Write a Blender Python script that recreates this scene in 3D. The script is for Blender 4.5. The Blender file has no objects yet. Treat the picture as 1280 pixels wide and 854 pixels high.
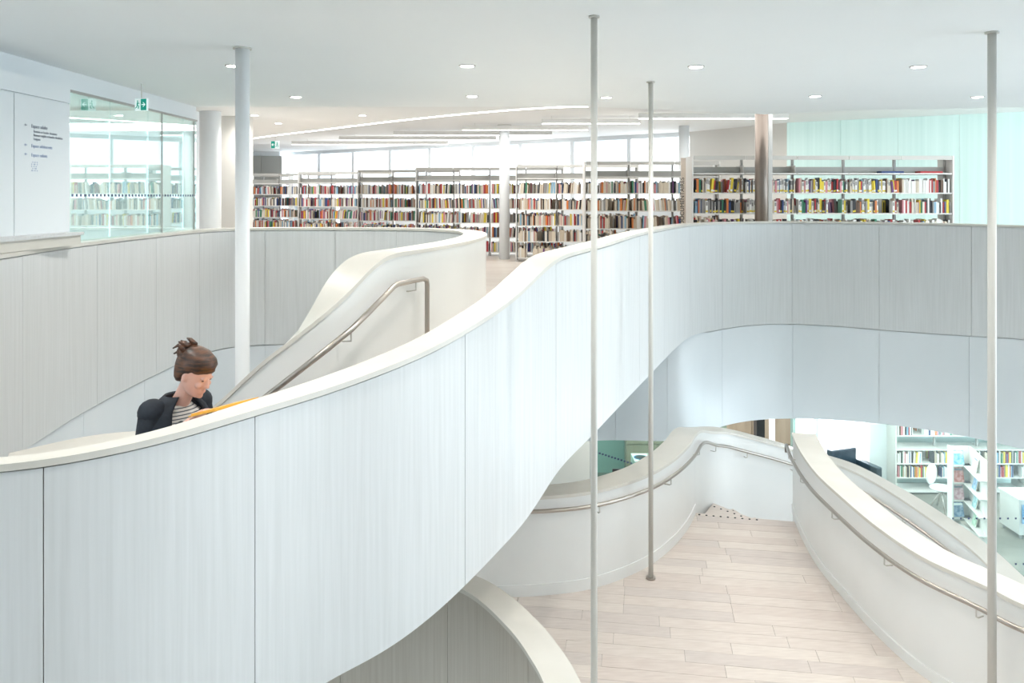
import bpy, bmesh, math, random
import numpy as np
from mathutils import Vector, Matrix

random.seed(7)
EYE = 6.4          # eye height above the ground floor (upper floor is 1.52 m lower than the eye)
S = bpy.context.scene
C = S.collection

# ------------------------------------------------------------------ camera
cam = bpy.data.objects.new('camera', bpy.data.cameras.new('camera'))
C.objects.link(cam)
cam.location = (0, 0, EYE)
cam.rotation_euler = (math.radians(90), 0, 0)
cam.data.sensor_width = 36
cam.data.lens = 28.125
cam.data.shift_y = -182 / 1280
cam.data.clip_start = 0.05
cam.data.clip_end = 300
S.camera = cam

# ------------------------------------------------------------------ sky
world = bpy.data.worlds.new('sky')
S.world = world
world.use_nodes = True
bg = world.node_tree.nodes['Background']
bg.inputs[0].default_value = (0.77, 0.905, 1.0, 1)
bg.inputs[1].default_value = 2.2

# ------------------------------------------------------------------ exposure
S.view_settings.view_transform = 'Standard'
S.view_settings.look = 'None'
S.view_settings.gamma = 1
S.view_settings.exposure = 1.47
try:
    S.view_settings.use_curve_mapping = False
except Exception:
    pass

def area(name, loc, rot, sx, sy, power, col=(1, 1, 1)):
    l = bpy.data.lights.new(name, 'AREA')
    l.shape = 'RECTANGLE'; l.size = sx; l.size_y = sy; l.energy = power; l.color = col
    o = bpy.data.objects.new(name, l); C.objects.link(o)
    o.location = loc; o.rotation_euler = [math.radians(a) for a in rot]
    return o
# daylight through the far window wall (the side facade at the right is open to the sky)
area('window_daylight', (-2, 26.5, EYE - .2), (-90, 0, 0), 14, 2.4, 90, (0.95, 0.98, 1.0))
area('ground_window_daylight', (7.3, 20.3, 1.6), (-90, 0, 0), 5, 2.2, 260, (0.93, 0.97, 1.0))
# light of the linear ceiling lamps, plus fill added over ground floor, glass room, atrium
for k, (x, y, z, sx, sy, p) in enumerate([(-4, 23.5, 7.9, 9, 2, 60), (1.5, 17.5, 7.9, 8, 2, 50), (6.0, 14.2, 7.9, 6, 1.2, 25), (-5.5, 15, 7.55, 3, 3, 30),
                                          (8.0, 15.2, 2.7, 5, 2.5, 70), (3.0, 15.8, 2.7, 4, 2, 70), (-7, 6.5, 7.45, 3, 5, 90), (0.3, 5.2, 7.46, 4, 4, 1)]):
    area('ceiling_lamp_and_fill_%d' % k, (x, y, z), (0, 0, 0), sx, sy, p, (1, .985, .96))

# ------------------------------------------------------------------ helpers
def P(x, y, Y):
    return Vector(((x - 640) * Y / 1000, Y, EYE - (y - 245) * Y / 1000))

def lerp(a, b, t): return a + (b - a) * t

def tag(o, label=None, cat=None, group=None, kind=None):
    if label: o['label'] = label
    if cat: o['category'] = cat
    if group: o['group'] = group
    if kind: o['kind'] = kind
    return o

def empty(name, loc=(0, 0, 0), rz=0):
    o = bpy.data.objects.new(name, None); C.objects.link(o)
    o.location = loc; o.rotation_euler = (0, 0, rz)
    o.empty_display_size = .1
    return o

class MB:
    """collects quads / boxes / tubes; built as ONE mesh object"""
    def __init__(s): s.v = []; s.f = []; s.m = []; s.sm = []
    def face(s, pts, m=0, smooth=False):
        i = len(s.v); s.v += [tuple(p) for p in pts]
        s.f.append(tuple(range(i, i + len(pts)))); s.m.append(m); s.sm.append(smooth); return s
    def box(s, x0, x1, y0, y1, z0, z1, m=0, M=None):
        c = [Vector((x, y, z)) for z in (z0, z1) for y in (y0, y1) for x in (x0, x1)]
        if M is not None: c = [M @ p for p in c]
        i = len(s.v); s.v += [tuple(p) for p in c]
        for q in ((0, 2, 3, 1), (4, 5, 7, 6), (0, 1, 5, 4), (2, 6, 7, 3), (0, 4, 6, 2), (1, 3, 7, 5)):
            s.f.append(tuple(i + k for k in q)); s.m.append(m); s.sm.append(False)
        return s
    def prism(s, poly, z0, z1, m=0):
        """vertical prism of a plan polygon (counter-clockwise)"""
        a = sum(poly[k][0] * poly[(k + 1) % len(poly)][1] - poly[(k + 1) % len(poly)][0] * poly[k][1] for k in range(len(poly)))
        if a < 0: poly = poly[::-1]
        n = len(poly); i = len(s.v)
        s.v += [(p[0], p[1], z0) for p in poly] + [(p[0], p[1], z1) for p in poly]
        s.f.append(tuple(range(i + n - 1, i - 1, -1))); s.f.append(tuple(range(i + n, i + 2 * n)))
        s.m += [m, m]; s.sm += [False, False]
        for k in range(n):
            l = (k + 1) % n
            s.f.append((i + k, i + l, i + n + l, i + n + k)); s.m.append(m); s.sm.append(False)
        return s
    def tube(s, pts, r, n=10, m=0, cap=True):
        pts = [Vector(p) for p in pts]; rs = r if isinstance(r, (list, tuple)) else [r] * len(pts)
        i = len(s.v); up = None
        for k, p in enumerate(pts):
            d = (pts[min(k + 1, len(pts) - 1)] - pts[max(k - 1, 0)]).normalized()
            if up is None:
                up = Vector((0, 0, 1)) if abs(d.z) < .9 else Vector((1, 0, 0))
            a = d.cross(up).normalized(); b = a.cross(d).normalized(); up = b
            for q in range(n):
                t = 2 * math.pi * q / n
                s.v.append(tuple(p + (a * math.cos(t) + b * math.sin(t)) * rs[k]))
        for k in range(len(pts) - 1):
            for q in range(n):
                w = (q + 1) % n
                s.f.append((i + k * n + q, i + k * n + w, i + (k + 1) * n + w, i + (k + 1) * n + q)); s.m.append(m); s.sm.append(True)
        if cap:
            e = i + (len(pts) - 1) * n
            s.f.append(tuple(i + q for q in range(n - 1, -1, -1))); s.m.append(m); s.sm.append(False)
            s.f.append(tuple(e + q for q in range(n))); s.m.append(m); s.sm.append(False)
        return s
    def ellipsoid(s, c, r, n=14, k=9, M=None, m=0):
        i = len(s.v); c = Vector(c)
        for a in range(1, k):
            for b in range(n):
                th = math.pi * a / k; ph = 2 * math.pi * b / n
                p = Vector((r[0] * math.sin(th) * math.cos(ph), r[1] * math.sin(th) * math.sin(ph), r[2] * math.cos(th)))
                if M is not None: p = M @ p
                s.v.append(tuple(c + p))
        t0 = Vector((0, 0, r[2])); t1 = -t0
        if M is not None: t0 = M @ t0; t1 = M @ t1
        s.v.append(tuple(c + t0)); s.v.append(tuple(c + t1)); T = len(s.v) - 2; B = T + 1
        for a in range(k - 2):
            for b in range(n):
                w = (b + 1) % n
                s.f.append((i + a * n + b, i + (a + 1) * n + b, i + (a + 1) * n + w, i + a * n + w)); s.m.append(m); s.sm.append(True)
        for b in range(n):
            w = (b + 1) % n
            s.f.append((T, i + b, i + w)); s.m.append(m); s.sm.append(True)
            s.f.append((B, i + (k - 2) * n + w, i + (k - 2) * n + b)); s.m.append(m); s.sm.append(True)
        return s
    def mesh(s, name, mats):
        me = bpy.data.meshes.new(name)
        me.from_pydata(s.v, [], s.f)
        for mt in (mats if isinstance(mats, (list, tuple)) else [mats]): me.materials.append(mt)
        me.polygons.foreach_set('material_index', s.m)
        me.polygons.foreach_set('use_smooth', s.sm)
        me.update(); return me
    def build(s, name, mats, parent=None, loc=None):
        o = bpy.data.objects.new(name, s.mesh(name, mats)); C.objects.link(o)
        if parent is not None: o.parent = parent
        if loc is not None: o.location = loc
        return o

def inst(name, me, parent=None, loc=(0, 0, 0), rot=(0, 0, 0), sc=None):
    o = bpy.data.objects.new(name, me); C.objects.link(o)
    if parent is not None: o.parent = parent
    o.location = loc; o.rotation_euler = rot
    if sc: o.scale = sc
    return o

# ------------------------------------------------------------------ materials
def mat(name, col, rough=.5, metal=0, emit=None, estr=1, spec=.5):
    m = bpy.data.materials.new(name); m.use_nodes = True
    b = m.node_tree.nodes['Principled BSDF']
    b.inputs['Base Color'].default_value = (*col, 1); b.inputs['Roughness'].default_value = rough
    b.inputs['Metallic'].default_value = metal
    b.inputs['Specular IOR Level'].default_value = spec
    if emit:
        b.inputs['Emission Color'].default_value = (*emit, 1); b.inputs['Emission Strength'].default_value = estr
    return m

def noisy(name, c1, c2, scale=(1, 1, 1), nscale=5, rough=.5, bump=0, detail=6, lo=.35, hi=.65, spec=.5, coords='Object'):
    m = mat(name, c1, rough, spec=spec); nt = m.node_tree; N = nt.nodes; L = nt.links
    b = N['Principled BSDF']
    tc = N.new('ShaderNodeTexCoord'); mp = N.new('ShaderNodeMapping'); nz = N.new('ShaderNodeTexNoise'); cr = N.new('ShaderNodeValToRGB')
    mp.inputs['Scale'].default_value = scale; nz.inputs['Scale'].default_value = nscale; nz.inputs['Detail'].default_value = detail
    cr.color_ramp.elements[0].position = lo; cr.color_ramp.elements[1].position = hi
    cr.color_ramp.elements[0].color = (*c1, 1); cr.color_ramp.elements[1].color = (*c2, 1)
    L.new(tc.outputs[coords], mp.inputs[0]); L.new(mp.outputs[0], nz.inputs[0]); L.new(nz.outputs[0], cr.inputs[0]); L.new(cr.outputs[0], b.inputs['Base Color'])
    if bump:
        bp = N.new('ShaderNodeBump'); bp.inputs['Strength'].default_value = bump; bp.inputs['Distance'].default_value = .01
        L.new(nz.outputs[0], bp.inputs['Height']); L.new(bp.outputs[0], b.inputs['Normal'])
    return m

def glass(name, tint, refl, rough=0.0):
    """thin pane: mirror-like reflection over tinted see-through"""
    m = bpy.data.materials.new(name); m.use_nodes = True; nt = m.node_tree; N = nt.nodes; L = nt.links
    N.clear()
    o = N.new('ShaderNodeOutputMaterial'); t = N.new('ShaderNodeBsdfTransparent'); g = N.new('ShaderNodeBsdfGlossy')
    t.inputs[0].default_value = (*tint, 1); g.inputs['Roughness'].default_value = rough
    g.inputs[0].default_value = (*[min(1, c * 1.05) for c in tint], 1)
    mx = N.new('ShaderNodeMixShader'); mx.inputs[0].default_value = refl
    L.new(t.outputs[0], mx.inputs[1]); L.new(g.outputs[0], mx.inputs[2]); L.new(mx.outputs[0], o.inputs[0])
    return m

M_panel = noisy('whitewashed_ash', (.64, .65, .645), (.705, .715, .715), (1, 1, .03), 42, .42, 0, 5, .3, .72)
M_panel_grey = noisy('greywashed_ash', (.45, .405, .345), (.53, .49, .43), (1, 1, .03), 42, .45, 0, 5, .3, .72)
M_lac = noisy('white_lacquer_panel', (.72, .76, .78), (.76, .79, .81), (1, 1, .3), 1.2, .32)
M_white = noisy('white_plaster', (.78, .79, .775), (.82, .83, .815), (1, 1, 1), 1.1, .4, 0)
M_cap = noisy('cream_maple_cap', (.64, .615, .555), (.69, .665, .61), (1, 1, 1), 2.5, .38)
M_ceil = noisy('ceiling_paint', (.89, .92, .925), (.91, .94, .945), (1, 1, 1), .4, .75)
M_ceil_far = mat('far_ceiling_paint', (.86, .87, .87), .8)
M_floor2 = noisy('pale_floor', (.66, .59, .52), (.74, .68, .61), (.25, 2, 1), 3, .28, 0)
M_conc = noisy('polished_concrete', (.22, .21, .18), (.30, .285, .25), (1, 1, 1), 1.6, .3)
M_plank = [noisy('whitewashed_plank_%s' % n, a, b, (1.2, 9, 1), 5, .42) for n, a, b in (
    ('pale', (.62, .54, .485), (.69, .615, .56)), ('rosy', (.595, .51, .46), (.66, .58, .525)), ('warm', (.64, .565, .51), (.71, .64, .58)), ('grey', (.57, .50, .46), (.64, .57, .525)))]
M_gap = mat('plank_joint_gap', (.30, .26, .23), .8)  # dark slab colour that shows in the joints between planks
M_steel = mat('brushed_steel', (.46, .42, .38), .3, 1)
M_polemetal = mat('cream_painted_steel', (.60, .59, .55), .4)
M_col = mat('white_painted_column', (.86, .88, .89), .45)
M_bronze = noisy('brushed_bronze_steel', (.20, .165, .14), (.28, .235, .205), (1, 1, .05), 9, .38); M_bronze.node_tree.nodes['Principled BSDF'].inputs['Metallic'].default_value = .7
M_shelf = mat('white_shelf_steel', (.74, .73, .70), .5)
M_shelfback = mat('pale_grey_shelf_steel', (.50, .49, .46), .5)
M_post = mat('grey_shelf_post', (.40, .39, .37), .45)
M_wallw = mat('white_wall_paint', (.80, .84, .86), .6)
M_cream = mat('cream_wall_paint', (.74, .72, .68), .7)
M_greyp = mat('grey_wall_panel', (.42, .42, .39), .6)
M_brown = noisy('brown_wood_panel', (.22, .17, .12), (.29, .23, .17), (1, 1, .1), 6, .5)
M_black = mat('black', (.02, .02, .022), .4)
M_ink = mat('grey_ink', (.30, .33, .39), .6)
M_ink2 = mat('faint_blue_ink', (.42, .50, .68), .6)
M_dot = mat('dark_vinyl_dot', (.06, .08, .16), .5)
M_gleft = glass('green_tinted_glass', (.80, .90, .89), .46)
M_glow = glass('clear_ground_glass', (.86, .94, .93), .07)
M_teal = glass('teal_ground_glass', (.74, .90, .86), .10)
M_edge = mat('green_glass_edge', (.30, .45, .43), .2)
M_lamp = mat('lit_lamp', (1, 1, 1), .5, emit=(1, .98, .95), estr=6)
M_line = mat('lit_cove', (1, 1, 1), .5, emit=(1, .99, .97), estr=2.5)
M_win = mat('bright_window_blind', (.9, .95, 1), .5, emit=(.88, .95, 1), estr=.95)
M_winb = mat('pale_blue_blind', (.80, .88, .95), .6, emit=(.80, .90, 1), estr=.45)
M_exit = mat('lit_exit_green', (.0, .22, .16), .5, emit=(.0, .30, .22), estr=.2)
M_exitw = mat('lit_exit_white', (.9, .95, .95), .5, emit=(.85, .97, .95), estr=.12)
M_leather = noisy('dark_blue_leather', (.015, .035, .05), (.03, .055, .075), (1, 1, 1), 8, .35)
M_seat = mat('white_plastic', (.8, .82, .82), .3)

def channel_glass(name):
    m = noisy(name, (.56, .70, .67), (.65, .78, .75), (3.2, 1, .03), 3.5, .25, 0, 3, .3, .7)
    b = m.node_tree.nodes['Principled BSDF']
    b.inputs['Emission Color'].default_value = (.45, .72, .66, 1); b.inputs['Emission Strength'].default_value = .10  # weak emission in the material imitates light coming through the panels
    return m
M_channel = channel_glass('self_glowing_channel_glass')

# ------------------------------------------------------------------ curves
def pchip(xs, ys):
    xs = np.array(xs, float); ys = np.array(ys, float)
    h = np.diff(xs); d = np.diff(ys) / h
    m = np.zeros(len(xs)); m[0] = d[0]; m[-1] = d[-1]
    for i in range(1, len(xs) - 1):
        if d[i - 1] * d[i] > 0:
            w1 = 2 * h[i] + h[i - 1]; w2 = h[i] + 2 * h[i - 1]
            m[i] = (w1 + w2) / (w1 / d[i - 1] + w2 / d[i])
    def f(x):
        i = int(min(max(np.searchsorted(xs, x) - 1, 0), len(xs) - 2))
        t = (x - xs[i]) / h[i]
        return float((2 * t**3 - 3 * t**2 + 1) * ys[i] + (t**3 - 2 * t**2 + t) * h[i] * m[i] + (-2 * t**3 + 3 * t**2) * ys[i + 1] + (t**3 - t**2) * h[i] * m[i + 1])
    return f

def smooth_path(ctrl, n=200):
    """Catmull-Rom through (X, Y, a, b...) by chord length, resampled evenly in plan"""
    c = [np.array(p, float) for p in ctrl]
    c = [2 * c[0] - c[1]] + c + [2 * c[-1] - c[-2]]
    out = []
    for i in range(1, len(c) - 2):
        p0, p1, p2, p3 = c[i - 1:i + 3]
        t0 = 0; t1 = t0 + np.linalg.norm((p1 - p0)[:2])**.5; t2 = t1 + np.linalg.norm((p2 - p1)[:2])**.5; t3 = t2 + np.linalg.norm((p3 - p2)[:2])**.5
        for k in range(24):
            t = t1 + (t2 - t1) * k / 24
            A1 = (t1 - t) / (t1 - t0) * p0 + (t - t0) / (t1 - t0) * p1; A2 = (t2 - t) / (t2 - t1) * p1 + (t - t1) / (t2 - t1) * p2; A3 = (t3 - t) / (t3 - t2) * p2 + (t - t2) / (t3 - t2) * p3
            B1 = (t2 - t) / (t2 - t0) * A1 + (t - t0) / (t2 - t0) * A2; B2 = (t3 - t) / (t3 - t1) * A2 + (t - t1) / (t3 - t1) * A3
            out.append((t2 - t) / (t2 - t1) * B1 + (t - t1) / (t2 - t1) * B2)
    out.append(c[-2])
    out = np.array(out)
    L = np.concatenate([[0], np.cumsum(np.linalg.norm(np.diff(out[:, :2], axis=0), axis=1))])
    s = np.linspace(0, L[-1], n)
    return np.stack([np.interp(s, L, out[:, k]) for k in range(out.shape[1])], 1)

def soften(path, it):
    p = path.copy()
    for _ in range(it):
        p[1:-1] = .25 * p[:-2] + .5 * p[1:-1] + .25 * p[2:]
    return p

def px_path(pts, n=240, **fns):
    """pts (px, Y, zt, zb) -> rows X, Y, zt, zb"""
    return smooth_path([((p[0] - 640) * p[1] / 1000, p[1], *p[2:]) for p in pts], n)

def normals(path):
    d = np.gradient(path[:, :2], axis=0); d /= np.linalg.norm(d, axis=1)[:, None]
    return np.stack([-d[:, 1], d[:, 0]], 1)       # left of travel

def sweep(path, prof, i0=0, i1=None, ends=True, mb=None, m=0):
    """prof(i, row) -> closed list of (offset_left, z); every profile edge is a smooth strip of its own"""
    mb = mb or MB(); N = normals(path); i1 = len(path) - 1 if i1 is None else i1
    st = []
    for i in range(i0, i1 + 1):
        st.append([Vector((path[i][0] + N[i][0] * o, path[i][1] + N[i][1] * o, EYE + z)) for o, z in prof(i, path[i])])
    k = len(st[0])
    for e in range(k):
        f = (e + 1) % k; b = len(mb.v)
        for r in st: mb.v.append(tuple(r[e])); mb.v.append(tuple(r[f]))
        for j in range(len(st) - 1):
            mb.f.append((b + 2 * j, b + 2 * j + 1, b + 2 * j + 3, b + 2 * j + 2)); mb.m.append(m); mb.sm.append(True)
    if ends:
        mb.face(st[0][::-1], m); mb.face(st[-1], m)
    return mb

def rect(o0, o1, zt, zb):
    return [(o0, zb), (o0, zt), (o1, zt), (o1, zb)]

def px_of(row): return 640 + 1000 * row[0] / row[1]

def split_at(path, seams, lo=0):
    """indices of path where the picture column passes each seam (first crossing after the previous)"""
    out = [lo]; i = lo
    for s in seams:
        for j in range(i, len(path) - 1):
            if px_of(path[j]) <= s <= px_of(path[j + 1]):
                out.append(j + 1); i = j + 1; break
    out.append(len(path) - 1)
    return out

def tcol(r, o): return o * r[4] if len(r) > 4 else o
def ribbon(name, label, path, o0, o1, panel_side, idx, pm, core=M_white, cap=True, capm=M_cap, captop=.03, over=.012, cat='balustrade'):
    """curved guard: core, cap, and single veneer panels on one side (panel_side -1 = right of travel)"""
    root = empty(name, (float(path[len(path) // 2][0]), float(path[len(path) // 2][1]), float(EYE + path[len(path) // 2][3])))
    tag(root, label, cat)
    inv = Matrix.Translation(-root.location)
    def put(mb, nm, m):
        mb.v = [tuple(inv @ Vector(v)) for v in mb.v]
        return mb.build(nm, m, root)
    ct = captop if cap else 0
    pt = .022 if idx else 0
    if panel_side < 0: c0, c1 = o0 + pt, o1
    else: c0, c1 = o0, o1 - pt
    put(sweep(path, lambda i, r: rect(c0, tcol(r, c1), r[2] - ct, r[3])), 'core', core)
    if cap:
        put(sweep(path, lambda i, r: rect(o0 - over, tcol(r, o1) + over, r[2], r[2] - ct)), 'cap', capm)
    if idx:
        for a, b in zip(idx[:-1], idx[1:]):
            if b - a < 2: continue
            q = path.copy()
            # leave an 8 mm joint on the closing end
            d = path[b][:2] - path[b - 1][:2]; L = np.linalg.norm(d)
            g = min(.8, .0045 / max(L, 1e-6))
            q[b] = path[b] - (path[b] - path[b - 1]) * g
            if panel_side < 0: f = lambda i, r: rect(o0, o0 + pt - .001, r[2] - ct - .008, r[3] + .0)
            else: f = lambda i, r: rect(o1 - pt + .001, o1, r[2] - ct - .008, r[3])
            N = normals(path)
            mb = MB(); st = []
            for i in range(a, b + 1):
                st.append([Vector((q[i][0] + N[i][0] * o, q[i][1] + N[i][1] * o, EYE + z)) for o, z in f(i, q[i])])
            for e in range(4):
                e2 = (e + 1) % 4; base = len(mb.v)
                for r in st: mb.v.append(tuple(r[e])); mb.v.append(tuple(r[e2]))
                for j in range(len(st) - 1):
                    mb.f.append((base + 2 * j, base + 2 * j + 1, base + 2 * j + 3, base + 2 * j + 2)); mb.m.append(0); mb.sm.append(True)
            mb.face(st[0][::-1]); mb.face(st[-1])
            put(mb, 'panel', pm)
    return root

# ------------------------------------------------------------------ main stair ribbon
ty = [(50, 576), (133, 561), (212, 543), (313, 513), (400, 488), (485, 457.5), (551, 429), (599, 400), (638, 375), (660, 354), (682, 332.5), (693, 322.5), (715, 315), (738, 309), (760, 303), (800, 291), (830, 285), (864, 280), (900, 278), (990, 277), (1098, 278), (1210, 280), (1280, 282)]
by = [(-200, 1120), (400, 854), (460, 827.5), (510, 795), (550, 762.5), (575, 739), (620, 692), (665, 642), (690, 598.5), (747, 537.5), (767, 516), (812, 469), (843, 437), (864, 420), (900, 412), (960, 405), (990, 405), (1098, 412), (1180, 418), (1280, 424)]
Yc = [(-60, 3.22), (50, 3.3), (133, 3.42), (212, 3.6), (313, 3.9), (400, 4.22), (485, 4.5), (551, 4.78), (599, 5.05), (638, 5.35), (660, 5.55), (682, 5.76), (693, 5.9), (715, 6.28), (738, 6.8), (760, 7.4), (800, 9.0), (830, 10.4), (864, 11.85), (900, 12.6), (945, 13.0), (990, 13.1), (1098, 12.8), (1210, 12.1), (1280, 11.5)]
ft = pchip(*zip(*ty)); fb = pchip(*zip(*by)); fY = pchip(*zip(*Yc))
ctrl = [(-2.95, 3.75, -1.13, -2.75, .42), (-2.72, 3.45, -1.13, -2.75, .42), (-2.4, 3.28, -1.115, -2.75, .42)]
for x in [50, 92, 133, 172, 212, 262, 313, 356, 400, 442, 485, 520, 551, 575, 599, 620, 638, 650, 660, 672, 682, 693, 703, 715, 738, 748, 760, 780, 800, 815, 830, 847, 864, 882, 900, 930, 960, 990, 1040, 1098, 1150, 1210, 1280]:
    Y = fY(x); zt = -(ft(x) - 245) * Y / 1000; zb = -(fb(x) - 245) * Y / 1000 if x >= 400 else -2.62
    ctrl.append(((x - 640) * Y / 1000, Y, zt, zb, min(1, max(.42, .42 + .58 * (x - 212) / 240))))
ctrl += [(7.85, 10.4, -.42, -2.05, 1), (8.1, 9.2, -.42, -2.05, 1), (8.2, 7.5, -.42, -2.05, 1)]
main = soften(smooth_path(ctrl, 520), 30)
seams_main = [52, 313, 577, 694, 754, 799, 830, 862, 902, 990, 1098, 1211]
mi = split_at(main, seams_main, 0)
ribbon('stair_balustrade', 'long white wood-panelled curved balustrade sweeping from lower left up to the right across the atrium', main, 0, .2, -1, mi, M_panel)

# ------------------------------------------------------------------ left / back guard with hairpin down the stair
T = -.42; B0 = -1.95
hc = [(-3.45, 3.6, T, B0), (-3.62, 4.6, T, B0), (-3.8, 5.75, T, B0), (-3.98, 7.24, T, B0), (-4.0, 9.0, T, B0), (-3.95, 9.85, T, B0), (-3.72, 10.4, T, B0), (-3.2, 10.62, T, B0), (-2.4, 10.66, T, B0), (-1.7, 10.6, T, B0), (-1.05, 10.35, T, B0), (-.62, 9.85, T, B0), (-.44, 9.2, T, B0), (-.41, 8.4, T, B0), (-.53, 7.5, T, -2.0), (-.73, 6.7, T, -2.1), (-.88, 6.2, T, -2.15), (-1.0, 5.85, -.425, -2.2), (-1.07, 5.6, -.47, -2.25), (-1.14, 5.42, -.565, -2.3), (-1.24, 5.28, -.715, -2.35), (-1.46, 5.2, -.955, -2.5), (-1.66, 5.26, -1.16, -2.7), (-1.90, 5.36, -1.37, -2.9), (-2.37, 5.46, -1.61, -3.1), (-2.85, 5.42, -1.655, -3.1), (-3.28, 5.2, -1.71, -3.1)]
hair = soften(smooth_path(hc, 420), 8)
hi_ = split_at(hair, [5, 103, 181, 238, 331, 420, 500], 0)[:-1]
kx = [i for i in range(len(hair)) if hair[i][1] < 9.9 and hair[i][0] > -1][0]
hi_ += [kx, kx + 60, len(hair) - 1]
ribbon('atrium_balustrade', 'pale wood-panelled balustrade below the left glass wall, hooking round at the back into the stair', hair, -.12, .12, -1, hi_, M_panel)

# ------------------------------------------------------------------ lower lacquered band under both
lc = [(-3.42, 3.6), (-3.5, 4.6), (-3.685, 5.75), (-3.865, 7.24), (-3.885, 9.0), (-3.835, 9.82), (-3.62, 10.32), (-3.2, 10.5), (-2.4, 10.54), (-1.7, 10.52), (-.9, 10.7), (0, 11.2), (.7, 11.75), (1.4, 11.93), (2.1, 11.90), (2.55, 11.93)]
lc = [(a, b, -1.955, -3.65) for a, b in lc]
for r in main:
    if px_of(r) > 880 and r[0] > 2: lc.append((r[0], r[1] + .01, r[3] - .005, -3.65))
lower = smooth_path(lc[:16] + lc[16::14], 420)
for i in range(len(lower)):                     # the top follows the upper band
    if -1.2 < lower[i][0] < 2.7 and lower[i][1] > 10.4: lower[i][2] = lerp(-1.955, -2.1, min(1, max(0, (lower[i][0] + 1) / 3)))
li = split_at(lower, [5, 103, 181, 331, 430, 560, 640, 700, 768, 833, 902, 990, 1098, 1211], 0)
ribbon('lower_fascia', 'smooth white lacquered curved fascia band below the wood balustrade, round the whole atrium', lower, .012, .25, -1, li, M_lac, cap=False, cat='fascia')

# ------------------------------------------------------------------ landing (half-way level)
K = .869
LZ = -4.35 * K                      # landing floor, below the eye
w1 = [(430, 8.3, -3.27), (560, 8.62, -3.27), (620, 8.67, -3.27), (680, 8.72, -3.27), (740, 8.87, -3.27), (803, 9.33, -3.27), (838, 9.87, -3.27), (860, 10.5, -3.27), (869, 11.0, -3.28), (876, 11.4, -3.34), (889, 11.75, -3.46), (911, 12.0, -3.546), (959, 12.2, -3.75), (994, 12.3, -3.91), (1033, 12.4, -4.10), (1075, 12.2, -4.24), (1120, 11.9, -4.45), (1165, 11.5, -4.65), (1213, 11.0, -4.84), (1255, 10.5, -5.04), (1300, 9.95, -5.2), (1400, 9.0, -5.6)]
W1 = px_path([(x, Y * K, z * K, min(-4.42 * K, z * K - 1.25)) for x, Y, z in w1], 320)
ribbon('landing_balustrade', 'white curved balustrade with broad cream top behind the landing, running down to the right', W1, 0, .27, -1, None, None)
w2 = [(991, 11.05), (996, 10.6), (1009, 9.9), (1025, 9.34), (1053, 8.7), (1100, 7.88), (1157, 7.23), (1235, 6.7), (1280, 6.41), (1420, 5.9)]
W2 = px_path([(x, Y * K, -3.27 * K, -6.3) for x, Y in w2], 200)
ribbon('inner_balustrade', 'cream curved balustrade on the right of the plank landing, with steel handrail', W2, 0, .25, -1, None, None)
w3 = [(-2.6, 7.2), (-1.73, 7.15), (-.97, 6.97), (-.406, 6.66), (-.015, 6.06), (.155, 5.63), (.222, 5.39), (.27, 5.0), (.28, 4.5), (.22, 3.9)]
W3 = smooth_path([(a * K, b * K, -3.27 * K, -4.9) for a, b in w3], 200)
i3 = split_at(W3, [425, 557, 660], 0)
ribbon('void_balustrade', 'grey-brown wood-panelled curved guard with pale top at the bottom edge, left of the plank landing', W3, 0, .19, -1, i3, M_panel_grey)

def strip(name, path, o0, o1, z0, z1, m, parent=None, i0=0, i1=None):
    return sweep(path, lambda i, r: rect(o0, o1, z1, z0), i0, i1).build(name, m, parent)
e1 = [i for i in range(len(W1)) if px_of(W1[i]) > 868][0]
tag(strip('baseboard_left', W1, -.012, .0, LZ, LZ + .11, M_white, None, 0, e1), kind='structure')
tag(strip('baseboard_right', W2, -.012, .0, LZ, LZ + .09, M_white), kind='structure')

te = [i for i in range(len(W2)) if W2[i][1] < 9.30][0]
# landing floor: slab, single planks clipped to the floor's outline
def offp(path, o, i0, i1, step=6):
    N = normals(path)
    ids = list(range(i0, i1, step)) + [i1]
    return [(path[i][0] + N[i][0] * o, path[i][1] + N[i][1] * o) for i in ids]
region = offp(W1, .01, 0, e1) + offp(W2, .01, te, len(W2) - 1) + [(3.3, 2.6), (.35, 2.6)] + offp(W3, .15, 0, len(W3) - 1)[::-1]
def clip(poly, px_, py_, nx, ny):
    out = []
    for i in range(len(poly)):
        a = poly[i]; b = poly[(i + 1) % len(poly)]
        da = (a[0] - px_) * nx + (a[1] - py_) * ny; db = (b[0] - px_) * nx + (b[1] - py_) * ny
        if da >= 0: out.append(a)
        if (da >= 0) != (db >= 0):
            t = da / (da - db); out.append((a[0] + (b[0] - a[0]) * t, a[1] + (b[1] - a[1]) * t))
    return out
def parea(p): return abs(sum(p[k][0] * p[(k + 1) % len(p)][1] - p[(k + 1) % len(p)][0] * p[k][1] for k in range(len(p)))) / 2
def clean(p):
    q = []
    for a in p:
        if not q or math.dist(a, q[-1]) > 1e-4: q.append(a)
    while len(q) > 2 and math.dist(q[0], q[-1]) < 1e-4: q.pop()
    return q
floor_l = MB().prism(region, EYE + LZ - .28, EYE + LZ - .012).build('floor', M_gap)
tag(floor_l, kind='structure')
ang = math.radians(-9); ca, sa = math.cos(ang), math.sin(ang)
PW, PL = .17, .98
np_ = 0
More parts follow.
